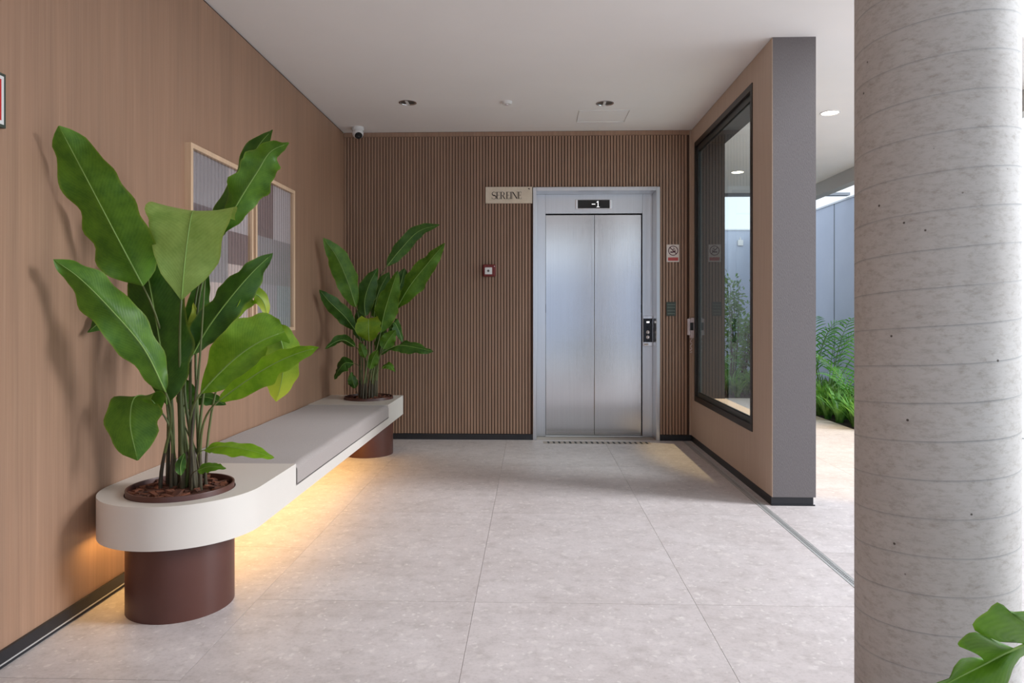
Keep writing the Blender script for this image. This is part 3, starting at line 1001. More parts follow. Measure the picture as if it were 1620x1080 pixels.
for lx, ly0, ly1, lp in ((-1.42, 3.02, 5.50, 2.0), (-1.712, 2.64, 5.90, 3.0)):
    obj('led_strip', B((lx - 0.006, lx + 0.006, ly0, ly1, BZ0 - 0.006, BZ0 - 0.001)), M['led'], bn)
    ll = area_light('led_glow', (0, 0, 0), (0, 0, 0), 0.05, ly1 - ly0, lp, (1.0, 0.61, 0.19))
    ll.parent = bn
    ll.location = (lx - BCX, (ly0 + ly1) / 2 - 4.2, -0.012)

cu = thing('seat_cushion', (BCX, 4.3, 0.358), 'long grey-beige fabric seat cushion set into the bench', 'cushion')
bm = bmesh.new()
y0, y1 = 3.256, 5.346
x0, x1 = BX0 + 0.006, BX1 + 0.004
prof = [(x0, 0.360), (x1 - 0.004, 0.360), (x1, 0.364)] + [(x1 - 0.03 + 0.03 * math.cos(a), 0.440 + 0.028 * math.sin(a)) for a in [k * PI / 12 for k in range(7)]] + [(x0 + 0.02, 0.470), (x0, 0.462)]
ny = 24
rings = []
for k in range(ny + 1):
    f = k / ny
    yy = y0 + (y1 - y0) * f
    edge = min(f, 1 - f) * (y1 - y0)
    dz = -0.008 * max(0.0, 1 - edge / 0.02) ** 2 + 0.0015 * math.sin(f * 21)
    rings.append([bm.verts.new((x, yy, z + (dz if z > 0.41 else 0))) for x, z in prof])
for a, b in zip(rings, rings[1:]):
    for i in range(len(prof)):
        j = (i + 1) % len(prof)
        bm.faces.new((a[i], a[j], b[j], b[i]))
bm.faces.new(rings[0])
bm.faces.new(rings[-1])
obj('upholstery', bm, M['fabric'], cu, smooth=True)
bm = bmesh.new()
tube(bm, [(x1 - 0.001, y0 + 0.002, 0.366), (x1 - 0.001, y1 - 0.002, 0.366)], 0.003, 6)
tube(bm, [(x1 - 0.004, y0 + 0.002, 0.366), (x1 - 0.004, y0 + 0.002, 0.44)], 0.003, 6)
obj('piping', bm, M['reflector'], cu)


def planter(cx, cy, label):
    t = thing('cylinder_planter', (cx, cy, 0), label, 'planter', 'brown cylinder planters set through the bench')
    bm = bmesh.new()
    lathe(bm, cx, cy, [(PRAD, 0.0), (PRAD, 0.482), (PRAD - 0.001, 0.485), (PRAD - 0.007, 0.485), (PRAD - 0.008, 0.482), (PRAD - 0.008, 0.40)], 72, close=False)
    obj('drum', bm, M['corten'], t, smooth=True)
    bm = bmesh.new()
    lathe(bm, cx, cy, [(PRAD - 0.008, 0.430), (0.0, 0.440)], 40, close=False)
    obj('soil_bed', bm, M['soil'], t)
    rnd = random.Random(int(cx * 1000) + int(cy * 100))
    bm = bmesh.new()
    for i in range(420):
        r = (PRAD - 0.034) * math.sqrt(rnd.random())
        a = rnd.random() * 2 * PI
        l, w, h = rnd.uniform(0.012, 0.036), rnd.uniform(0.007, 0.015), rnd.uniform(0.003, 0.008)
        mt = Matrix.Translation((cx + r * math.cos(a), cy + r * math.sin(a), 0.444 + rnd.uniform(0, 0.026))) @ Matrix.Rotation(rnd.random() * 2 * PI, 4, 'Z') @ Matrix.Rotation(rnd.uniform(-0.5, 0.5), 4, 'Y')
        n0 = len(bm.verts)
        bm2 = bmesh.new()
        box(bm2, -l, l, -w, w, -h, h)
        bm2.verts.index_update()
        vs = [bm.verts.new(mt @ (v.co * rnd.uniform(0.8, 1.2))) for v in bm2.verts]
        mi = rnd.randrange(2)
        for f in bm2.faces:
            fc = bm.faces.new([vs[v.index] for v in f.verts])
            fc.material_index = mi
        bm2.free()
    o = obj('bark_mulch', bm, [M['bark1'], M['bark2']], t, weld=False)
    o['kind'] = 'stuff'
    return t


planter(*PF, 'brown cylinder planter at the rounded near end of the bench')
planter(*PR, 'brown cylinder planter at the far end of the bench by the slats')


# ------------------------------------------------------------------ big-leaved plants
def smooth_path(pts, n):
    """Catmull-Rom through pts"""
    pts = [Vector(p) for p in pts]
    if len(pts) == 2:
        pts = [pts[0], (pts[0] + pts[1]) / 2, pts[1]]
    P = [pts[0] * 2 - pts[1]] + pts + [pts[-1] * 2 - pts[-2]]
    seg = len(pts) - 1
    out = []
    for k in range(n + 1):
        f = k / n * seg
        i = min(int(f), seg - 1)
        t = f - i
        p0, p1, p2, p3 = P[i:i + 4]
        out.append(0.5 * ((2 * p1) + (p2 - p0) * t + (2 * p0 - 5 * p1 + 4 * p2 - p3) * t * t + (3 * p1 - p0 - 3 * p2 + p3) * t ** 3))
    return out


def leaf_bm(path, width, side, fold=0.35, wave=0.06, seed=0, blunt=0.8, skew=0.8, rag=0.05, prof=None):
    """blade along path (base first); side = vector across the blade"""
    rnd = random.Random(seed)
    n, m = 32, 10
    P = smooth_path(path, n)
    bm = bmesh.new()
    uvl = bm.loops.layers.uv.new('UVMap')
    ph1, ph2 = rnd.random() * 6, rnd.random() * 6
    k1, k2 = rnd.uniform(9, 14), rnd.uniform(16, 24)
    tw = rnd.uniform(-0.45, 0.45)
    side = Vector(side).normalized()
    rows, uvs = [], {}
    for i, p in enumerate(P):
        u = i / n
        t = (P[min(i + 1, n)] - P[max(i - 1, 0)]).normalized()
        s = (side - t * side.dot(t)).normalized()
        s = Matrix.Rotation(tw * (u - 0.4) + 0.10 * math.sin(7 * u + ph1), 3, t) @ s
        nr = s.cross(t).normalized()
        w = width / 2 * max(math.sin(PI * u ** skew), 0.0) ** blunt
        if prof:
            for (ua, wa), (ub, wb_) in zip(prof, prof[1:]):
                if ua <= u <= ub:
                    q = (u - ua) / (ub - ua)
                    w = width / 2 * (wa + (wb_ - wa) * q)
        if i in (0, n):
            w = min(w, 0.0015) if not prof else w
        row = []
        for j in range(-m // 2, m // 2 + 1):
            v = j / (m / 2)
            av = abs(v)
            edge = 1 + rag * math.sin(k1 * u * 2 + ph1 + (2 if v > 0 else 0)) + rag * 0.6 * math.sin(k2 * u * 2 + ph2 * (1 if v > 0 else -1))
            x = v * w * edge
            z = fold * av * w + wave * width * av * av * math.sin(k1 * u + ph1 + (1.7 if v > 0 else 0)) * min(1, w / (0.2 * width + 1e-9))
            z += wave * 0.55 * width * av ** 3 * math.sin(k2 * 1.3 * u + ph2 + (2.4 if v > 0 else 0)) * min(1, w / (0.2 * width + 1e-9))
            z += 0.05 * width * math.sin(5.0 * u + ph2) * av * (1 if v > 0 else -1) * min(1, w / (0.2 * width + 1e-9))
            z += -0.25 * fold * av * av * w
            vert = bm.verts.new(p + s * x + nr * z)
            uvs[vert] = (u, 0.5 + v / 2)
            row.append(vert)
        rows.append(row)
    for a, b in zip(rows, rows[1:]):
        for j in range(m):
            f = bm.faces.new((a[j], a[j + 1], b[j + 1], b[j]))
            for l in f.loops:
                l[uvl].uv = uvs[l.vert]
    return bm, P


def add_leaf(parent, px_path, wpx, matname, roll=0.0, side=None, base=None, fold=0.35, wave=0.06, seed=0, blunt=0.8, skew=0.8, rag=0.05, stem_r=0.0055, bow=0.0, midrib=True, prof=None):
    pts = [at(*q) for q in px_path]
    Y = pts[0].y
    width = wpx * Y / FOC
    chord = (pts[-1] - pts[0]).normalized()
    if side is None:
        side = chord.cross(Vector((0, 1, 0)))
        side = Matrix.Rotation(math.radians(roll), 3, chord) @ side
    bm, P = leaf_bm(pts, width, side, fold, wave, seed, blunt, skew, rag, prof)
    lf_ = obj('leaf', bm, M[matname], parent, smooth='all', weld=False, recalc=False)
    if midrib:
        bm = bmesh.new()
        k = len(P) - 2
        tube(bm, P[:k], [stem_r * 0.62 * (1 - 0.8 * i / k) for i in range(k)], 5)
        obj('midrib', bm, M['rib'], lf_, smooth='all')
    if base is not None:
        b = Vector(base)
        e = P[0]
        t = (P[1] - P[0]).normalized()
        L = (e - b).length
        path = []
        c1 = b + Vector((0, 0, 1)) * L * 0.45 + Vector((bow, 0, 0))
        c2 = e - t * L * 0.30
        for i in range(13):
            f = i / 12
            path.append(b * (1 - f) ** 3 + c1 * 3 * f * (1 - f) ** 2 + c2 * 3 * f * f * (1 - f) + e * f ** 3)
        bm = bmesh.new()
        tube(bm, path, [stem_r * (1.75 - 1.15 * (i / 12) ** 0.6) for i in range(13)], 7)
        for f in bm.faces:
            f.material_index = 1 if f.calc_center_median().z < b.z + 0.16 else 0
        obj('stem', bm, [M['stem'], M['stem_low']], parent, smooth='all')
    return lf_


big = thing('broad_leaf_plant', (PF[0], PF[1], 0.45), 'tall broad-leaved green plant growing from the near planter', 'plant')
fx_, fy_ = PF
ZS = 0.447


def sp(dx, dy):
    if abs(fy_ - PF[1]) < 0.01:            # the stalks rise in a few tight bunches
        dx = min((-0.072, -0.030, -0.008, 0.020, 0.055, 0.088), key=lambda q: abs(q - dx)) + 0.05 * dx
        dy *= 0.5
    return (fx_ + dx, fy_ + dy, ZS)


D = 2.74
# base -> tip in photograph pixels with depth
BROAD = [(0, .02), (.06, .20), (.16, .52), (.30, .84), (.45, .98), (.58, 1.0), (.72, .90), (.84, .68), (.93, .38), (.98, .14), (1, .01)]
FOLDED = [(0, .02), (.05, .20), (.12, .46), (.22, .72), (.34, .90), (.46, .98), (.58, 1.0), (.72, .95), (.86, .7), (1, .1)]
TIPPED = [(0, .05), (.1, .42), (.3, .92), (.5, 1.0), (.64, .82), (.78, .48), (.9, .28), (1, .04)]
ROUND = [(0, .03), (.08, .35), (.2, .68), (.35, .92), (.5, 1.0), (.7, .98), (.84, .8), (.93, .5), (1, .03)]
add_leaf(big, [(226, 452, 2.66), (188, 380, 2.58), (142, 292, 2.48), (93, 199, 2.38)], 100, 'leaf_mid', roll=4, base=sp(-0.05, 0.0), seed=1, wave=0.07, rag=0.06, prof=[(0, .03), (.05, .40), (.14, .78), (.26, .98), (.4, 1.0), (.55, .92), (.7, .86), (.82, .72), (.91, .48), (.97, .2), (1, .02)], fold=0.22)
add_leaf(big, [(264, 640, 2.70), (257, 570, 2.71), (244, 490, 2.72), (226, 396, 2.74)], 108, 'leaf_dark', roll=-4, base=sp(-0.02, 0.03), seed=2, wave=0.04, fold=0.2, prof=ROUND, stem_r=0.0065)
add_leaf(big, [(287, 474, 2.66), (291, 425, 2.62), (297, 375, 2.62), (303, 340, 2.66), (308, 334, 2.76), (312, 352, 2.88), (314, 385, 2.94)], 134, 'leaf_light', side=(1, 0, -0.10), base=sp(0.015, -0.06), seed=3, wave=0.035, fold=0.04, prof=FOLDED, rag=0.03, stem_r=0.0065)
add_leaf(big, [(335, 384, 2.86), (358, 330, 2.86), (388, 272, 2.86), (408, 232, 2.86), (431, 205, 2.86)], 62, 'leaf_dark', roll=-10, base=sp(0.03, 0.08), seed=4, wave=0.10, rag=0.10, prof=TIPPED)
add_leaf(big, [(346, 376, 2.83), (378, 318, 2.81), (408, 270, 2.80), (428, 240, 2.80), (457, 226, 2.80)], 58, 'leaf_mid', roll=20, seed=5, wave=0.12, rag=0.12, prof=TIPPED, base=sp(0.05, 0.07))
add_leaf(big, [(262, 620, 2.58), (228, 552, 2.52), (176, 490, 2.46), (126, 440, 2.40), (84, 410, 2.36)], 64, 'leaf_mid', roll=30, base=sp(-0.06, -0.05), seed=6, wave=0.11, fold=0.6, rag=0.09)
add_leaf(big, [(212, 470, 2.78), (180, 492, 2.70), (138, 526, 2.62)], 44, 'leaf_dark', roll=0, base=sp(-0.07, 0.07), seed=7)
add_leaf(big, [(304, 562, 2.78), (328, 520, 2.76), (362, 474, 2.75), (398, 432, 2.76), (432, 400, 2.78)], 54, 'leaf_dark', roll=14, base=sp(0.05, 0.02), seed=8, wave=0.10, rag=0.10, fold=0.45, stem_r=0.0065)
add_leaf(big, [(362, 515, 2.80), (384, 482, 2.80), (402, 465, 2.82), (418, 480, 2.84), (424, 514, 2.85)], 30, 'leaf_yellow', side=(0.5, 0.5, 0.5), base=sp(0.07, 0.05), seed=9)
add_leaf(big, [(318, 622, 2.68), (345, 592, 2.66), (378, 562, 2.64), (412, 540, 2.64), (450, 524, 2.66)], 88, 'leaf_lit', roll=18, base=sp(0.06, -0.02), seed=10, wave=0.06, fold=0.5, rag=0.05, prof=[(0, .03), (.1, .34), (.25, .70), (.45, .96), (.6, 1.0), (.8, .9), (.93, .72), (1, .45)], stem_r=0.0065)
add_leaf(big, [(420, 524, 2.70), (440, 530, 2.68), (449, 560, 2.68), (446, 600, 2.70), (437, 635, 2.72)], 52, 'leaf_yellow', side=(0.9, 0.3, 0.25), base=sp(0.08, 0.03), seed=21, wave=0.05, fold=0.3, prof=ROUND, stem_r=0.004)
add_leaf(big, [(346, 634, 2.62), (390, 602, 2.58), (430, 577, 2.55), (470, 559, 2.54), (505, 549, 2.54)], 44, 'leaf_lit', roll=-20, base=sp(0.08, -0.05), seed=11, wave=0.09, fold=0.45, skew=0.7, rag=0.07)
add_leaf(big, [(254, 650, 2.68), (234, 628, 2.66), (212, 630, 2.62), (206, 672, 2.59), (218, 728, 2.58)], 88, 'leaf_mid', side=(1, -0.1, 0.12), base=sp(-0.05, -0.04), seed=12, wave=0.03, fold=0.22, prof=ROUND)
add_leaf(big, [(322, 712, 2.62), (352, 706, 2.58), (395, 712, 2.55), (434, 724, 2.54)], 34, 'leaf_lit', roll=-58, base=sp(0.09, -0.03), seed=13, fold=0.2, stem_r=0.003, prof=BROAD)
add_leaf(big, [(312, 744, 2.66), (332, 738, 2.64), (358, 741, 2.62)], 22, 'leaf_mid', roll=-50, base=sp(0.07, -0.06), seed=14, fold=0.2, stem_r=0.003)
add_leaf(big, [(300, 636, 2.84), (325, 628, 2.84), (358, 640, 2.84)], 26, 'leaf_dark', roll=-40, base=sp(0.08, 0.06), seed=15, stem_r=0.004)
add_leaf(big, [(296, 560, 2.92), (304, 520, 2.93), (316, 470, 2.94), (328, 420, 2.95)], 38, 'leaf_dark', roll=20, base=sp(0.0, 0.10), seed=16)
add_leaf(big, [(288, 520, 2.80), (300, 548, 2.80), (312, 515, 2.82), (306, 478, 2.84)], 34, 'leaf_yellow', roll=40, base=sp(0.01, 0.02), seed=17, stem_r=0.004)
add_leaf(big, [(286, 752, 2.66), (286, 735, 2.66), (292, 716, 2.66)], 16, 'leaf_dark', roll=30, base=sp(0.0, -0.02), seed=18, stem_r=0.003)
add_leaf(big, [(262, 480, 2.84), (250, 430, 2.84), (240, 378, 2.84)], 40, 'leaf_dark', roll=-20, base=sp(-0.02, 0.10), seed=19)
add_leaf(big, [(292, 650, 2.90), (294, 620, 2.91), (290, 596, 2.92)], 30, 'leaf_dark', roll=10, base=sp(0.03, 0.09), seed=20)
# a few leafless shoots standing among the stems
for i, (x1_, y1_, z1_, dx, dy) in enumerate(((325, 430, 2.74, 0.02, -0.02), (312, 600, 2.70, 0.04, -0.06))):
    b = Vector(sp(dx, dy))
    e = at(x1_, y1_, z1_)
    bm = bmesh.new()
    path = [b.lerp(e, k / 8) + Vector((0.01 * math.sin(k / 8 * PI) * (-1) ** i, 0, 0)) for k in range(9)]
    tube(bm, path, [0.008 - 0.0055 * k / 8 for k in range(9)], 7)
    obj('stem', bm, M['stem_low'] if i % 2 else M['stem'], big, smooth='all')

small = thing('broad_leaf_plant', (PR[0], PR[1], 0.45), 'smaller dark broad-leaved plant in the far planter before the slats', 'plant')
fx_, fy_ = PR
T = PR[1]
kw = dict(stem_r=0.006)
add_leaf(small, [(563, 486, T), (550, 445, T - .08), (532, 405, T - .16), (511, 376, T - .24)], 36, 'leaf_mid', roll=20, base=sp(-0.08, 0), seed=31, **kw)
add_leaf(small, [(562, 522, T - .02), (545, 500, T - .10), (522, 478, T - .20), (505, 458, T - .30)], 26, 'leaf_dark', roll=10, base=sp(-0.07, 0.03), seed=32, **kw)
add_leaf(small, [(612, 421, T + .05), (634, 394, T + .05), (662, 366, T + .05), (696, 355, T + .05)], 24, 'leaf_dark', roll=15, base=sp(0.03, 0.05), seed=33, **kw)
add_leaf(small, [(627, 488, T + .02), (650, 450, T), (678, 415, T), (704, 384, T)], 36, 'leaf_mid', roll=-20, base=sp(0.06, 0.02), seed=34, wave=0.08, **kw)
add_leaf(small, [(602, 526, T - .08), (608, 495, T - .09), (618, 462, T - .09), (629, 428, T - .08)], 38, 'leaf_mid', roll=-8, base=sp(0.02, -0.08), seed=35, **kw)
add_leaf(small, [(578, 500, T), (577, 475, T), (585, 448, T), (598, 424, T)], 32, 'leaf_dark', roll=8, base=sp(-0.03, 0.0), seed=36, **kw)
add_leaf(small, [(592, 502, T + .03), (594, 480, T + .03), (602, 455, T + .03), (616, 430, T + .03)], 34, 'leaf_dark', roll=-5, base=sp(0.0, 0.03), seed=37, **kw)
add_leaf(small, [(584, 540, T - .12), (583, 522, T - .13), (583, 506, T - .12), (584, 503, T - .07)], 40, 'leaf_yellow', side=(1, 0, 0.05), base=sp(-0.02, -0.12), seed=38, fold=0.2, blunt=0.7, **kw)
add_leaf(small, [(624, 472, T + .08), (634, 448, T + .08), (640, 424, T + .08)], 28, 'leaf_dark', roll=10, base=sp(0.05, 0.08), seed=39, **kw)
add_leaf(small, [(562, 548, T - .05), (545, 538, T - .12), (530, 541, T - .18), (514, 552, T - .25)], 20, 'leaf_dark', roll=-40, base=sp(-0.06, -0.05), seed=40, **kw)
add_leaf(small, [(560, 575, T - .08), (546, 574, T - .1), (536, 585, T - .12), (529, 600, T - .12)], 26, 'leaf_dark', roll=30, base=sp(-0.05, -0.08), seed=41, stem_r=0.004)
add_leaf(small, [(612, 553, T - .08), (632, 546, T - .1), (660, 550, T - .12), (686, 556, T - .12)], 26, 'leaf_dark', roll=-50, base=sp(0.04, -0.06), seed=42, rag=0.12, **kw)
add_leaf(small, [(614, 528, T), (622, 510, T), (630, 520, T), (637, 542, T)], 22, 'leaf_dark', side=(0.6, 0.6, 0.4), base=sp(0.05, 0.0), seed=43, **kw)
add_leaf(small, [(606, 552, T - .05), (614, 538, T - .05), (626, 522, T - .05)], 24, 'leaf_mid', roll=10, base=sp(0.03, -0.03), seed=44, **kw)
add_leaf(small, [(585, 584, T - .1), (590, 568, T - .11), (598, 553, T - .11)], 18, 'leaf_mid', roll=0, base=sp(0.0, -0.10), seed=45, stem_r=0.004)
add_leaf(small, [(578, 566, T - .1), (573, 553, T - .1), (569, 541, T - .1)], 14, 'leaf_mid', roll=0, base=sp(-0.03, -0.1), seed=46, stem_r=0.004)
add_leaf(small, [(604, 582, T - .06), (614, 577, T - .06), (626, 588, T - .06)], 14, 'leaf_mid', roll=-40, base=sp(0.05, -0.05), seed=47, stem_r=0.003)
add_leaf(small, [(562, 614, T - .08), (558, 602, T - .09), (556, 588, T - .09)], 16, 'leaf_dark', roll=20, base=sp(-0.06, -0.08), seed=48, stem_r=0.003)
add_leaf(small, [(574, 540, T + .06), (570, 515, T + .06), (566, 490, T + .06)], 26, 'leaf_dark', roll=5, base=sp(-0.04, 0.08), seed=49, **kw)
add_leaf(small, [(600, 562, T + .06), (606, 540, T + .06), (608, 518, T + .06)], 26, 'leaf_dark', roll=15, base=sp(0.02, 0.08), seed=50, **kw)

# ------------------------------------------------------------------ concrete column
CXc, CYc, CR = 1.102, 1.909, 0.195
bm = bmesh.new()
lathe(bm, CXc, CYc, [(CR, 0.0), (CR, ZC)], 96)
co = obj('concrete_column', bm, M['concrete'], None, smooth=True, origin=(CXc, CYc, 0))
co.rotation_euler = (0, 0, math.radians(-120 + 180))
tag(co, 'thick round concrete column with spiral form marks at the right', 'column')

# ------------------------------------------------------------------ plant whose leaf enters at the lower right
fp = thing('foreground_plant', (1.17, 1.27, 0), 'plant with a lobed green leaf in front of the concrete column', 'plant')
bm = bmesh.new()
lathe(bm, 1.17, 1.27, [(0.0, 0.0), (0.10, 0.0), (0.13, 0.20), (0.135, 0.205), (0.125, 0.205), (0.115, 0.17), (0.0, 0.175)], 40, close=False)
obj('pot', bm, M['corten'], fp, smooth=True)


def lobed_leaf(parent, base, tip, width, normal, lobes, seed):
    """deeply cut leaf: lobes rise from the midrib on both sides, each with its own tilt"""
    rnd = random.Random(seed)
    b, t_ = Vector(base), Vector(tip)
    ax = (t_ - b)
    L = ax.length
    ax.normalize()
    nr = Vector(normal)
    nr = (nr - ax * nr.dot(ax)).normalized()
    sd_ = ax.cross(nr).normalized()
    bm = bmesh.new()
    uvl = bm.loops.layers.uv.new('UVMap')
    for sgn in (-1, 1):
        for k, (u0, u1, ext, lean) in enumerate(lobes):
            n, m = 7, 7
            rows = []
            for i in range(n + 1):
                f = i / n                       # out along the lobe
                row = []
                for j in range(m + 1):
                    g = j / m
                    tap = 1.0 if f < 0.35 else math.sqrt(max(0.0, 1 - ((f - 0.35) / 0.66) ** 2))
                    u = u0 + (u1 - u0) * (0.5 + (g - 0.5) * (0.94 + 0.12 * math.sin(f * PI)) * tap)
                    out = ext * width * f * (1 + 0.04 * math.sin(9 * g + k))
                    p = b + ax * (u * L + lean * out) + sd_ * sgn * out
                    p += nr * (0.16 * out * (1 - f) + 0.016 * math.sin(5 * g + 3 * f + k * 1.7 + sgn) * f - 0.10 * out * f * f)
                    v = bm.verts.new(p)
                    row.append((v, (u, 0.5 + sgn * f * 0.5)))
                rows.append(row)
            for ra, rb in zip(rows, rows[1:]):
                for j in range(m):
                    q = (ra[j], ra[j + 1], rb[j + 1], rb[j])
                    fc = bm.faces.new([e[0] for e in q])
                    for lp, e in zip(fc.loops, q):
                        lp[uvl].uv = e[1]
    o = obj('leaf', bm, M['leaf_mid'], parent, smooth='all', weld=False, recalc=False)
    bm = bmesh.new()
    tube(bm, [b.lerp(t_, k / 8) + nr * 0.001 for k in range(9)], [0.0032 - 0.0024 * k / 8 for k in range(9)], 6)
    obj('midrib', bm, M['rib'], o, smooth='all')
    return o


lb = at(1634, 1012, 1.24)


def px_leaf(parent, lobes, rib, Y, seed):
    """leaf of wide overlapping lobes: each lobe spans from its stretch of the midrib to its own outline"""
    rnd = random.Random(seed)
    bm = bmesh.new()
    uvl = bm.loops.layers.uv.new('UVMap')

    def resample(pts, n):
        P = [Vector(p + (0,)) for p in pts]
        L = [0]
        for a, b in zip(P, P[1:]):
            L.append(L[-1] + (b - a).length)
        out = []
        for k in range(n + 1):
            d = L[-1] * k / n
            i = max(q for q in range(len(L)) if L[q] <= d + 1e-9)
            i = min(i, len(P) - 2)
            t = (d - L[i]) / (L[i + 1] - L[i])
            out.append(P[i].lerp(P[i + 1], t))
        return out
    for li, (base, outer, lift, sgn) in enumerate(lobes):
        n, m = 24, 8
        A, Bq = resample(base, n), resample(outer, n)
        rows = []
        for j in range(m + 1):
            f = j / m
            row = []
            for k in range(n + 1):
                p = A[k].lerp(Bq[k], f)
                g = k / n
                d = Y - 0.055 * math.sin(f * PI * 0.6) * math.sin(g * PI) - lift * f + 0.010 * math.sin(9 * g + li) * f
                v = bm.verts.new(at(p.x, p.y, d))
                row.append((v, (0.15 + 0.2 * li + 0.2 * g, 0.5 + sgn * f * 0.48)))
            rows.append(row)
        for ra, rb in zip(rows, rows[1:]):
            for k in range(n):
                q = (ra[k], ra[k + 1], rb[k + 1], rb[k])
                fc = bm.faces.new([e[0] for e in q])
                for lp, e in zip(fc.loops, q):
                    lp[uvl].uv = e[1]
    o = obj('leaf', bm, M['leaf_mid'], parent, smooth='all', weld=False, recalc=False)
    bm = bmesh.new()
    P = [at(x, y, Y - 0.002) for x, y in rib]
    tube(bm, P, [0.0026 - 0.0018 * k / (len(P) - 1) for k in range(len(P))], 6)
    obj('midrib', bm, M['rib'], o, smooth='all')


rib = [(1640, 1010), (1622, 1019), (1592, 1032), (1560, 1049), (1530, 1064), (1500, 1078), (1470, 1094), (1440, 1112)]
px_leaf(fp, [
    ([(1660, 1000), (1640, 1010), (1620, 1019)], [(1700, 985), (1665, 968), (1620, 966), (1597, 968), (1588, 957), (1578, 952), (1569, 957), (1566, 964), (1548, 975), (1538, 985), (1539, 994), (1545, 1000), (1584, 1016), (1604, 1013)], 0.03, 1),
    ([(1606, 1026), (1582, 1037), (1558, 1050)], [(1588, 1018), (1560, 1006), (1543, 999), (1531, 1001), (1522, 1009), (1514, 1017), (1518, 1023), (1536, 1029), (1553, 1035)], 0.02, 1),
    ([(1566, 1046), (1530, 1064), (1480, 1090)], [(1556, 1041), (1538, 1039), (1520, 1041), (1509, 1054), (1502, 1072), (1480, 1080), (1462, 1092)], 0.01, 1),
    ([(1618, 1021), (1575, 1041), (1530, 1064), (1480, 1090)], [(1632, 1030), (1614, 1040), (1603, 1056), (1597, 1075), (1588, 1096), (1560, 1120), (1510, 1118)], -0.04, -1),
], rib, 1.24, 3)


def arc(b, e, r, lift):
    b, e = Vector(b), Vector(e)
    bm = bmesh.new()
    P = []
    for k in range(13):
        f = k / 12
        p = b.lerp(e, f)
        p.z += lift * math.sin(f * PI)
        P.append(p)
    tube(bm, P, [r * (1.3 - 0.6 * k / 12) for k in range(13)], 7)
    return bm


obj('stem', arc((1.16, 1.27, 0.17), lb, 0.006, 0.05), M['stem'], fp, smooth='all')
for (tx, ty, tz, ux, uy, uz, sd0) in ((1.42, 1.10, 0.62, 1.60, 1.02, 0.52, 5), (1.24, 1.02, 0.50, 1.30, 0.84, 0.38, 6), (1.34, 1.42, 0.66, 1.52, 1.52, 0.60, 7)):
    lobed_leaf(fp, (tx, ty, tz), (ux, uy, uz), 0.10, (0, -0.2, 1), [(-0.15, 0.26, 1.0, -0.30), (0.28, 0.60, 0.92, 0.10), (0.60, 0.98, 0.62, 0.45)], sd0)
    obj('stem', arc((1.17, 1.27, 0.17), (tx, ty, tz), 0.006, 0.06), M['stem'], fp, smooth='all')

# ------------------------------------------------------------------ garden planting
R = random.Random(11)


def clump_mesh(seed, n=30, h=0.40):
    rnd = random.Random(seed)
    bm = bmesh.new()
    uvl = bm.loops.layers.uv.new('UVMap')
    for i in range(n):
        a = rnd.random() * 2 * PI
        L = h * rnd.uniform(0.7, 1.25)
        out = rnd.uniform(0.25, 0.8) * L
        w = rnd.uniform(0.012, 0.021)
        b = Vector((0.04 * math.cos(a) * rnd.random(), 0.04 * math.sin(a) * rnd.random(), 0))
        d = Vector((math.cos(a), math.sin(a), 0))
        sd_ = Vector((-math.sin(a), math.cos(a), 0))
        prev = None
        for k in range(7):
            f = k / 6
            p = b + d * out * f ** 1.4 + Vector((0, 0, L * (f - 0.55 * (out / L) * f ** 3)))
            ww = w * (1 - f ** 3) + 0.0005
            cur = (bm.verts.new(p - sd_ * ww), bm.verts.new(p + sd_ * ww), f)
            if prev:
                fc = bm.faces.new((prev[0], prev[1], cur[1], cur[0]))
                for lp, uvv in zip(fc.loops, ((prev[2], 0), (prev[2], 1), (cur[2], 1), (cur[2], 0))):
                    lp[uvl].uv = uvv
            prev = cur
    return bm


protos = []
for k in range(4):
    protos.append(obj('strap_leaf_clump', clump_mesh(100 + k), M['grass'], None, smooth='all', weld=False, recalc=False))
spots = []
rows_ = (('strap-leaved clump in the front row of the side bed, along the paving edge', 'front-row clumps of the side garden bed'),
         ('strap-leaved clump in the middle of the side bed, between palms', 'middle-row clumps of the side garden bed'),
         ('strap-leaved clump at the back of the side bed, near the pale wall', 'back-row clumps of the side garden bed'))
far_ = (('strap-leaved clump at the front of the end bed, seen through the window', 'front-row clumps of the end garden bed'),
        ('strap-leaved clump deeper in the end bed, seen through the window', 'rear clumps of the end garden bed'))
for j in range(4):
    for i in range(10):
        spots.append((3.37 + j * 0.20 + R.uniform(-.04, .04), 7.05 + i * 0.26 + R.uniform(-.07, .07), rows_[min(j, 2)]))
for i in range(5):
    for j in range(6):
        spots.append((2.50 + j * 0.23 + R.uniform(-.06, .06), 9.85 + i * 0.30 + R.uniform(-.07, .07), far_[0 if i == 0 else 1]))
for i, (x, y, (lab, grp)) in enumerate(spots):
    o = protos[i] if i < 4 else protos[i % 4].copy()
    if i >= 4:
        C.objects.link(o)
    o.location = (x, y, -0.012)
    s = R.uniform(0.85, 1.15)
    o.scale = (s, s, s)
    o.rotation_euler = (0, 0, R.random() * 6.28)
    tag(o, lab, 'plant', grp)


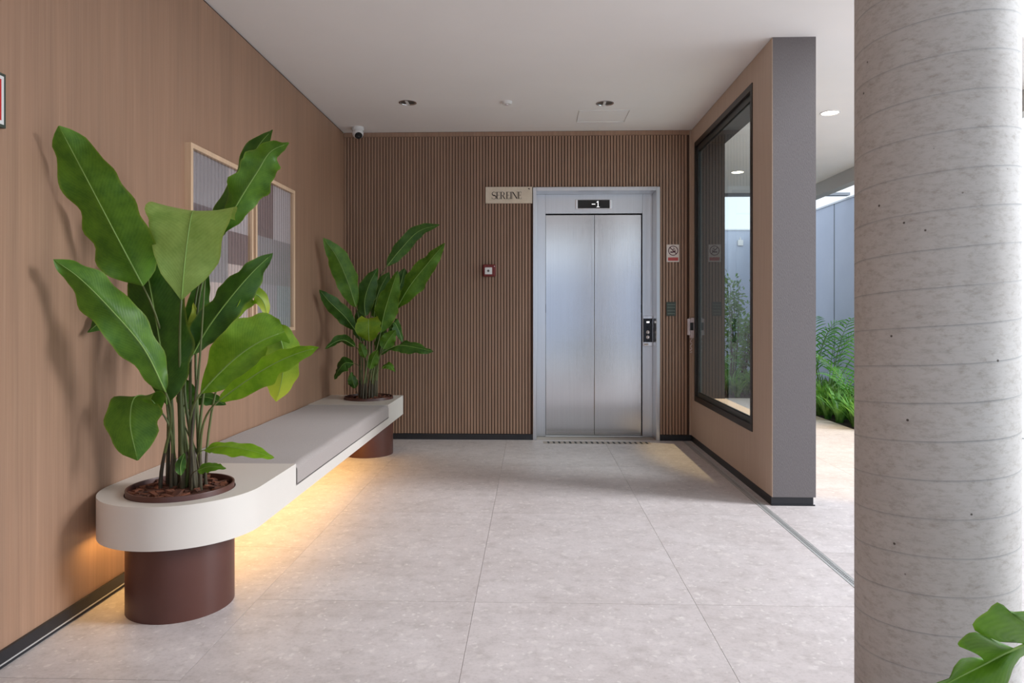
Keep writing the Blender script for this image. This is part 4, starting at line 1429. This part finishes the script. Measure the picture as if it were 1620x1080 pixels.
def frond_bm(base, az, L, rise, droop, n=18, wl=0.20, seed=0):
    rnd = random.Random(seed)
    bm = bmesh.new()
    uvl = bm.loops.layers.uv.new('UVMap')
    d = Vector((math.cos(az), math.sin(az), 0))
    sd_ = Vector((-math.sin(az), math.cos(az), 0))
    P = []
    for k in range(n + 1):
        f = k / n
        P.append(Vector(base) + d * L * 0.75 * f ** 1.2 + Vector((0, 0, rise * f - droop * f ** 2.6)))
    tube(bm, P, [0.006 * (1 - 0.8 * k / n) + 0.001 for k in range(n + 1)], 5)
    for k in range(5, n + 1):
        t = (P[min(k + 1, n)] - P[k - 1]).normalized()
        ln = wl * math.sin(PI * min(0.97, (k - 3) / (n - 2)) ** 0.8) + 0.03
        for sg in (-1, 1):
            q = (sd_ * sg * 0.8 + t * 0.6 + Vector((0, 0, 0.15))).normalized()
            prev = None
            for m in range(4):
                f = m / 3
                p = P[k] + q * ln * f - Vector((0, 0, 0.25 * ln * f * f))
                w = 0.011 * math.sin(PI * (0.12 + 0.85 * f))
                cur = (bm.verts.new(p - t * w), bm.verts.new(p + t * w), f)
                if prev:
                    fc = bm.faces.new((prev[0], prev[1], cur[1], cur[0]))
                    for lp, uvv in zip(fc.loops, ((prev[2], 0), (prev[2], 1), (cur[2], 1), (cur[2], 0))):
                        lp[uvl].uv = uvv
                prev = cur
    return bm


palm_labels = ['feathery palm nearest the partition edge in the garden bed', 'feathery palm against the column edge in the garden bed', 'feathery palm close to the pale garden wall behind the others', 'low feathery palm among the strap leaves beyond the window']
for k, (x, y, hgt) in enumerate(((3.72, 8.75, 1.60), (3.70, 7.75, 1.05), (3.85, 9.6, 1.85), (3.05, 10.9, 0.75))):
    t = thing('garden_palm', (x, y, -0.012), palm_labels[k], 'palm')
    for q in range(7):
        az = q * 2.399 + k * 0.8
        rise = hgt * R.uniform(0.75, 1.1)
        b = (x + 0.04 * math.cos(az), y + 0.04 * math.sin(az), 0.0)
        obj('frond', frond_bm(b, az, min(hgt, 0.95) * R.uniform(0.5, 0.75), rise, rise * R.uniform(0.15, 0.5), n=16, seed=k * 20 + q), M['palm'], t, smooth=None, weld=False, recalc=False)


def shrub(x, y, h, label, seed, wide=0.25):
    rnd = random.Random(seed)
    t = thing('garden_shrub', (x, y, -0.012), label, 'shrub')
    bm = bmesh.new()
    lf = bmesh.new()
    uvl = lf.loops.layers.uv.new('UVMap')
    for s_ in range(5):
        a = rnd.random() * 6.28
        top = Vector((x + wide * rnd.uniform(0.2, 1) * math.cos(a), y + wide * rnd.uniform(0.2, 1) * math.sin(a), h * rnd.uniform(0.75, 1.0)))
        b = Vector((x + 0.03 * math.cos(a), y + 0.03 * math.sin(a), -0.01))
        tube(bm, [b, b.lerp(top, 0.5) + Vector((0.03, 0, 0.04)), top], [0.010, 0.007, 0.003], 5)
        for q in range(110):
            f = rnd.uniform(0.35, 1.02)
            c = b.lerp(top, f) + Vector((rnd.gauss(0, 0.08), rnd.gauss(0, 0.08), rnd.gauss(0, 0.05)))
            d = Vector((rnd.uniform(-1, 1), rnd.uniform(-1, 1), rnd.uniform(-0.3, 0.8))).normalized()
            sd_ = d.orthogonal().normalized()
            ln, w = rnd.uniform(0.055, 0.10), rnd.uniform(0.016, 0.028)
            vs = [lf.verts.new(c), lf.verts.new(c + d * ln * 0.5 + sd_ * w), lf.verts.new(c + d * ln), lf.verts.new(c + d * ln * 0.5 - sd_ * w)]
            fc = lf.faces.new(vs)
            for lp, uvv in zip(fc.loops, ((0, .5), (.5, 1), (1, .5), (.5, 0))):
                lp[uvl].uv = uvv
    obj('branches', bm, M['twig'], t, smooth='all')
    o = obj('foliage', lf, M['shrub'], t, weld=False, recalc=False)
    o['kind'] = 'stuff'


shrub(2.98, 10.3, 1.72, 'slender small-leaved shrub seen through the partition window', 5, 0.16)
shrub(3.22, 10.7, 1.35, 'shorter bushy shrub beside the slender one beyond the window', 6, 0.22)
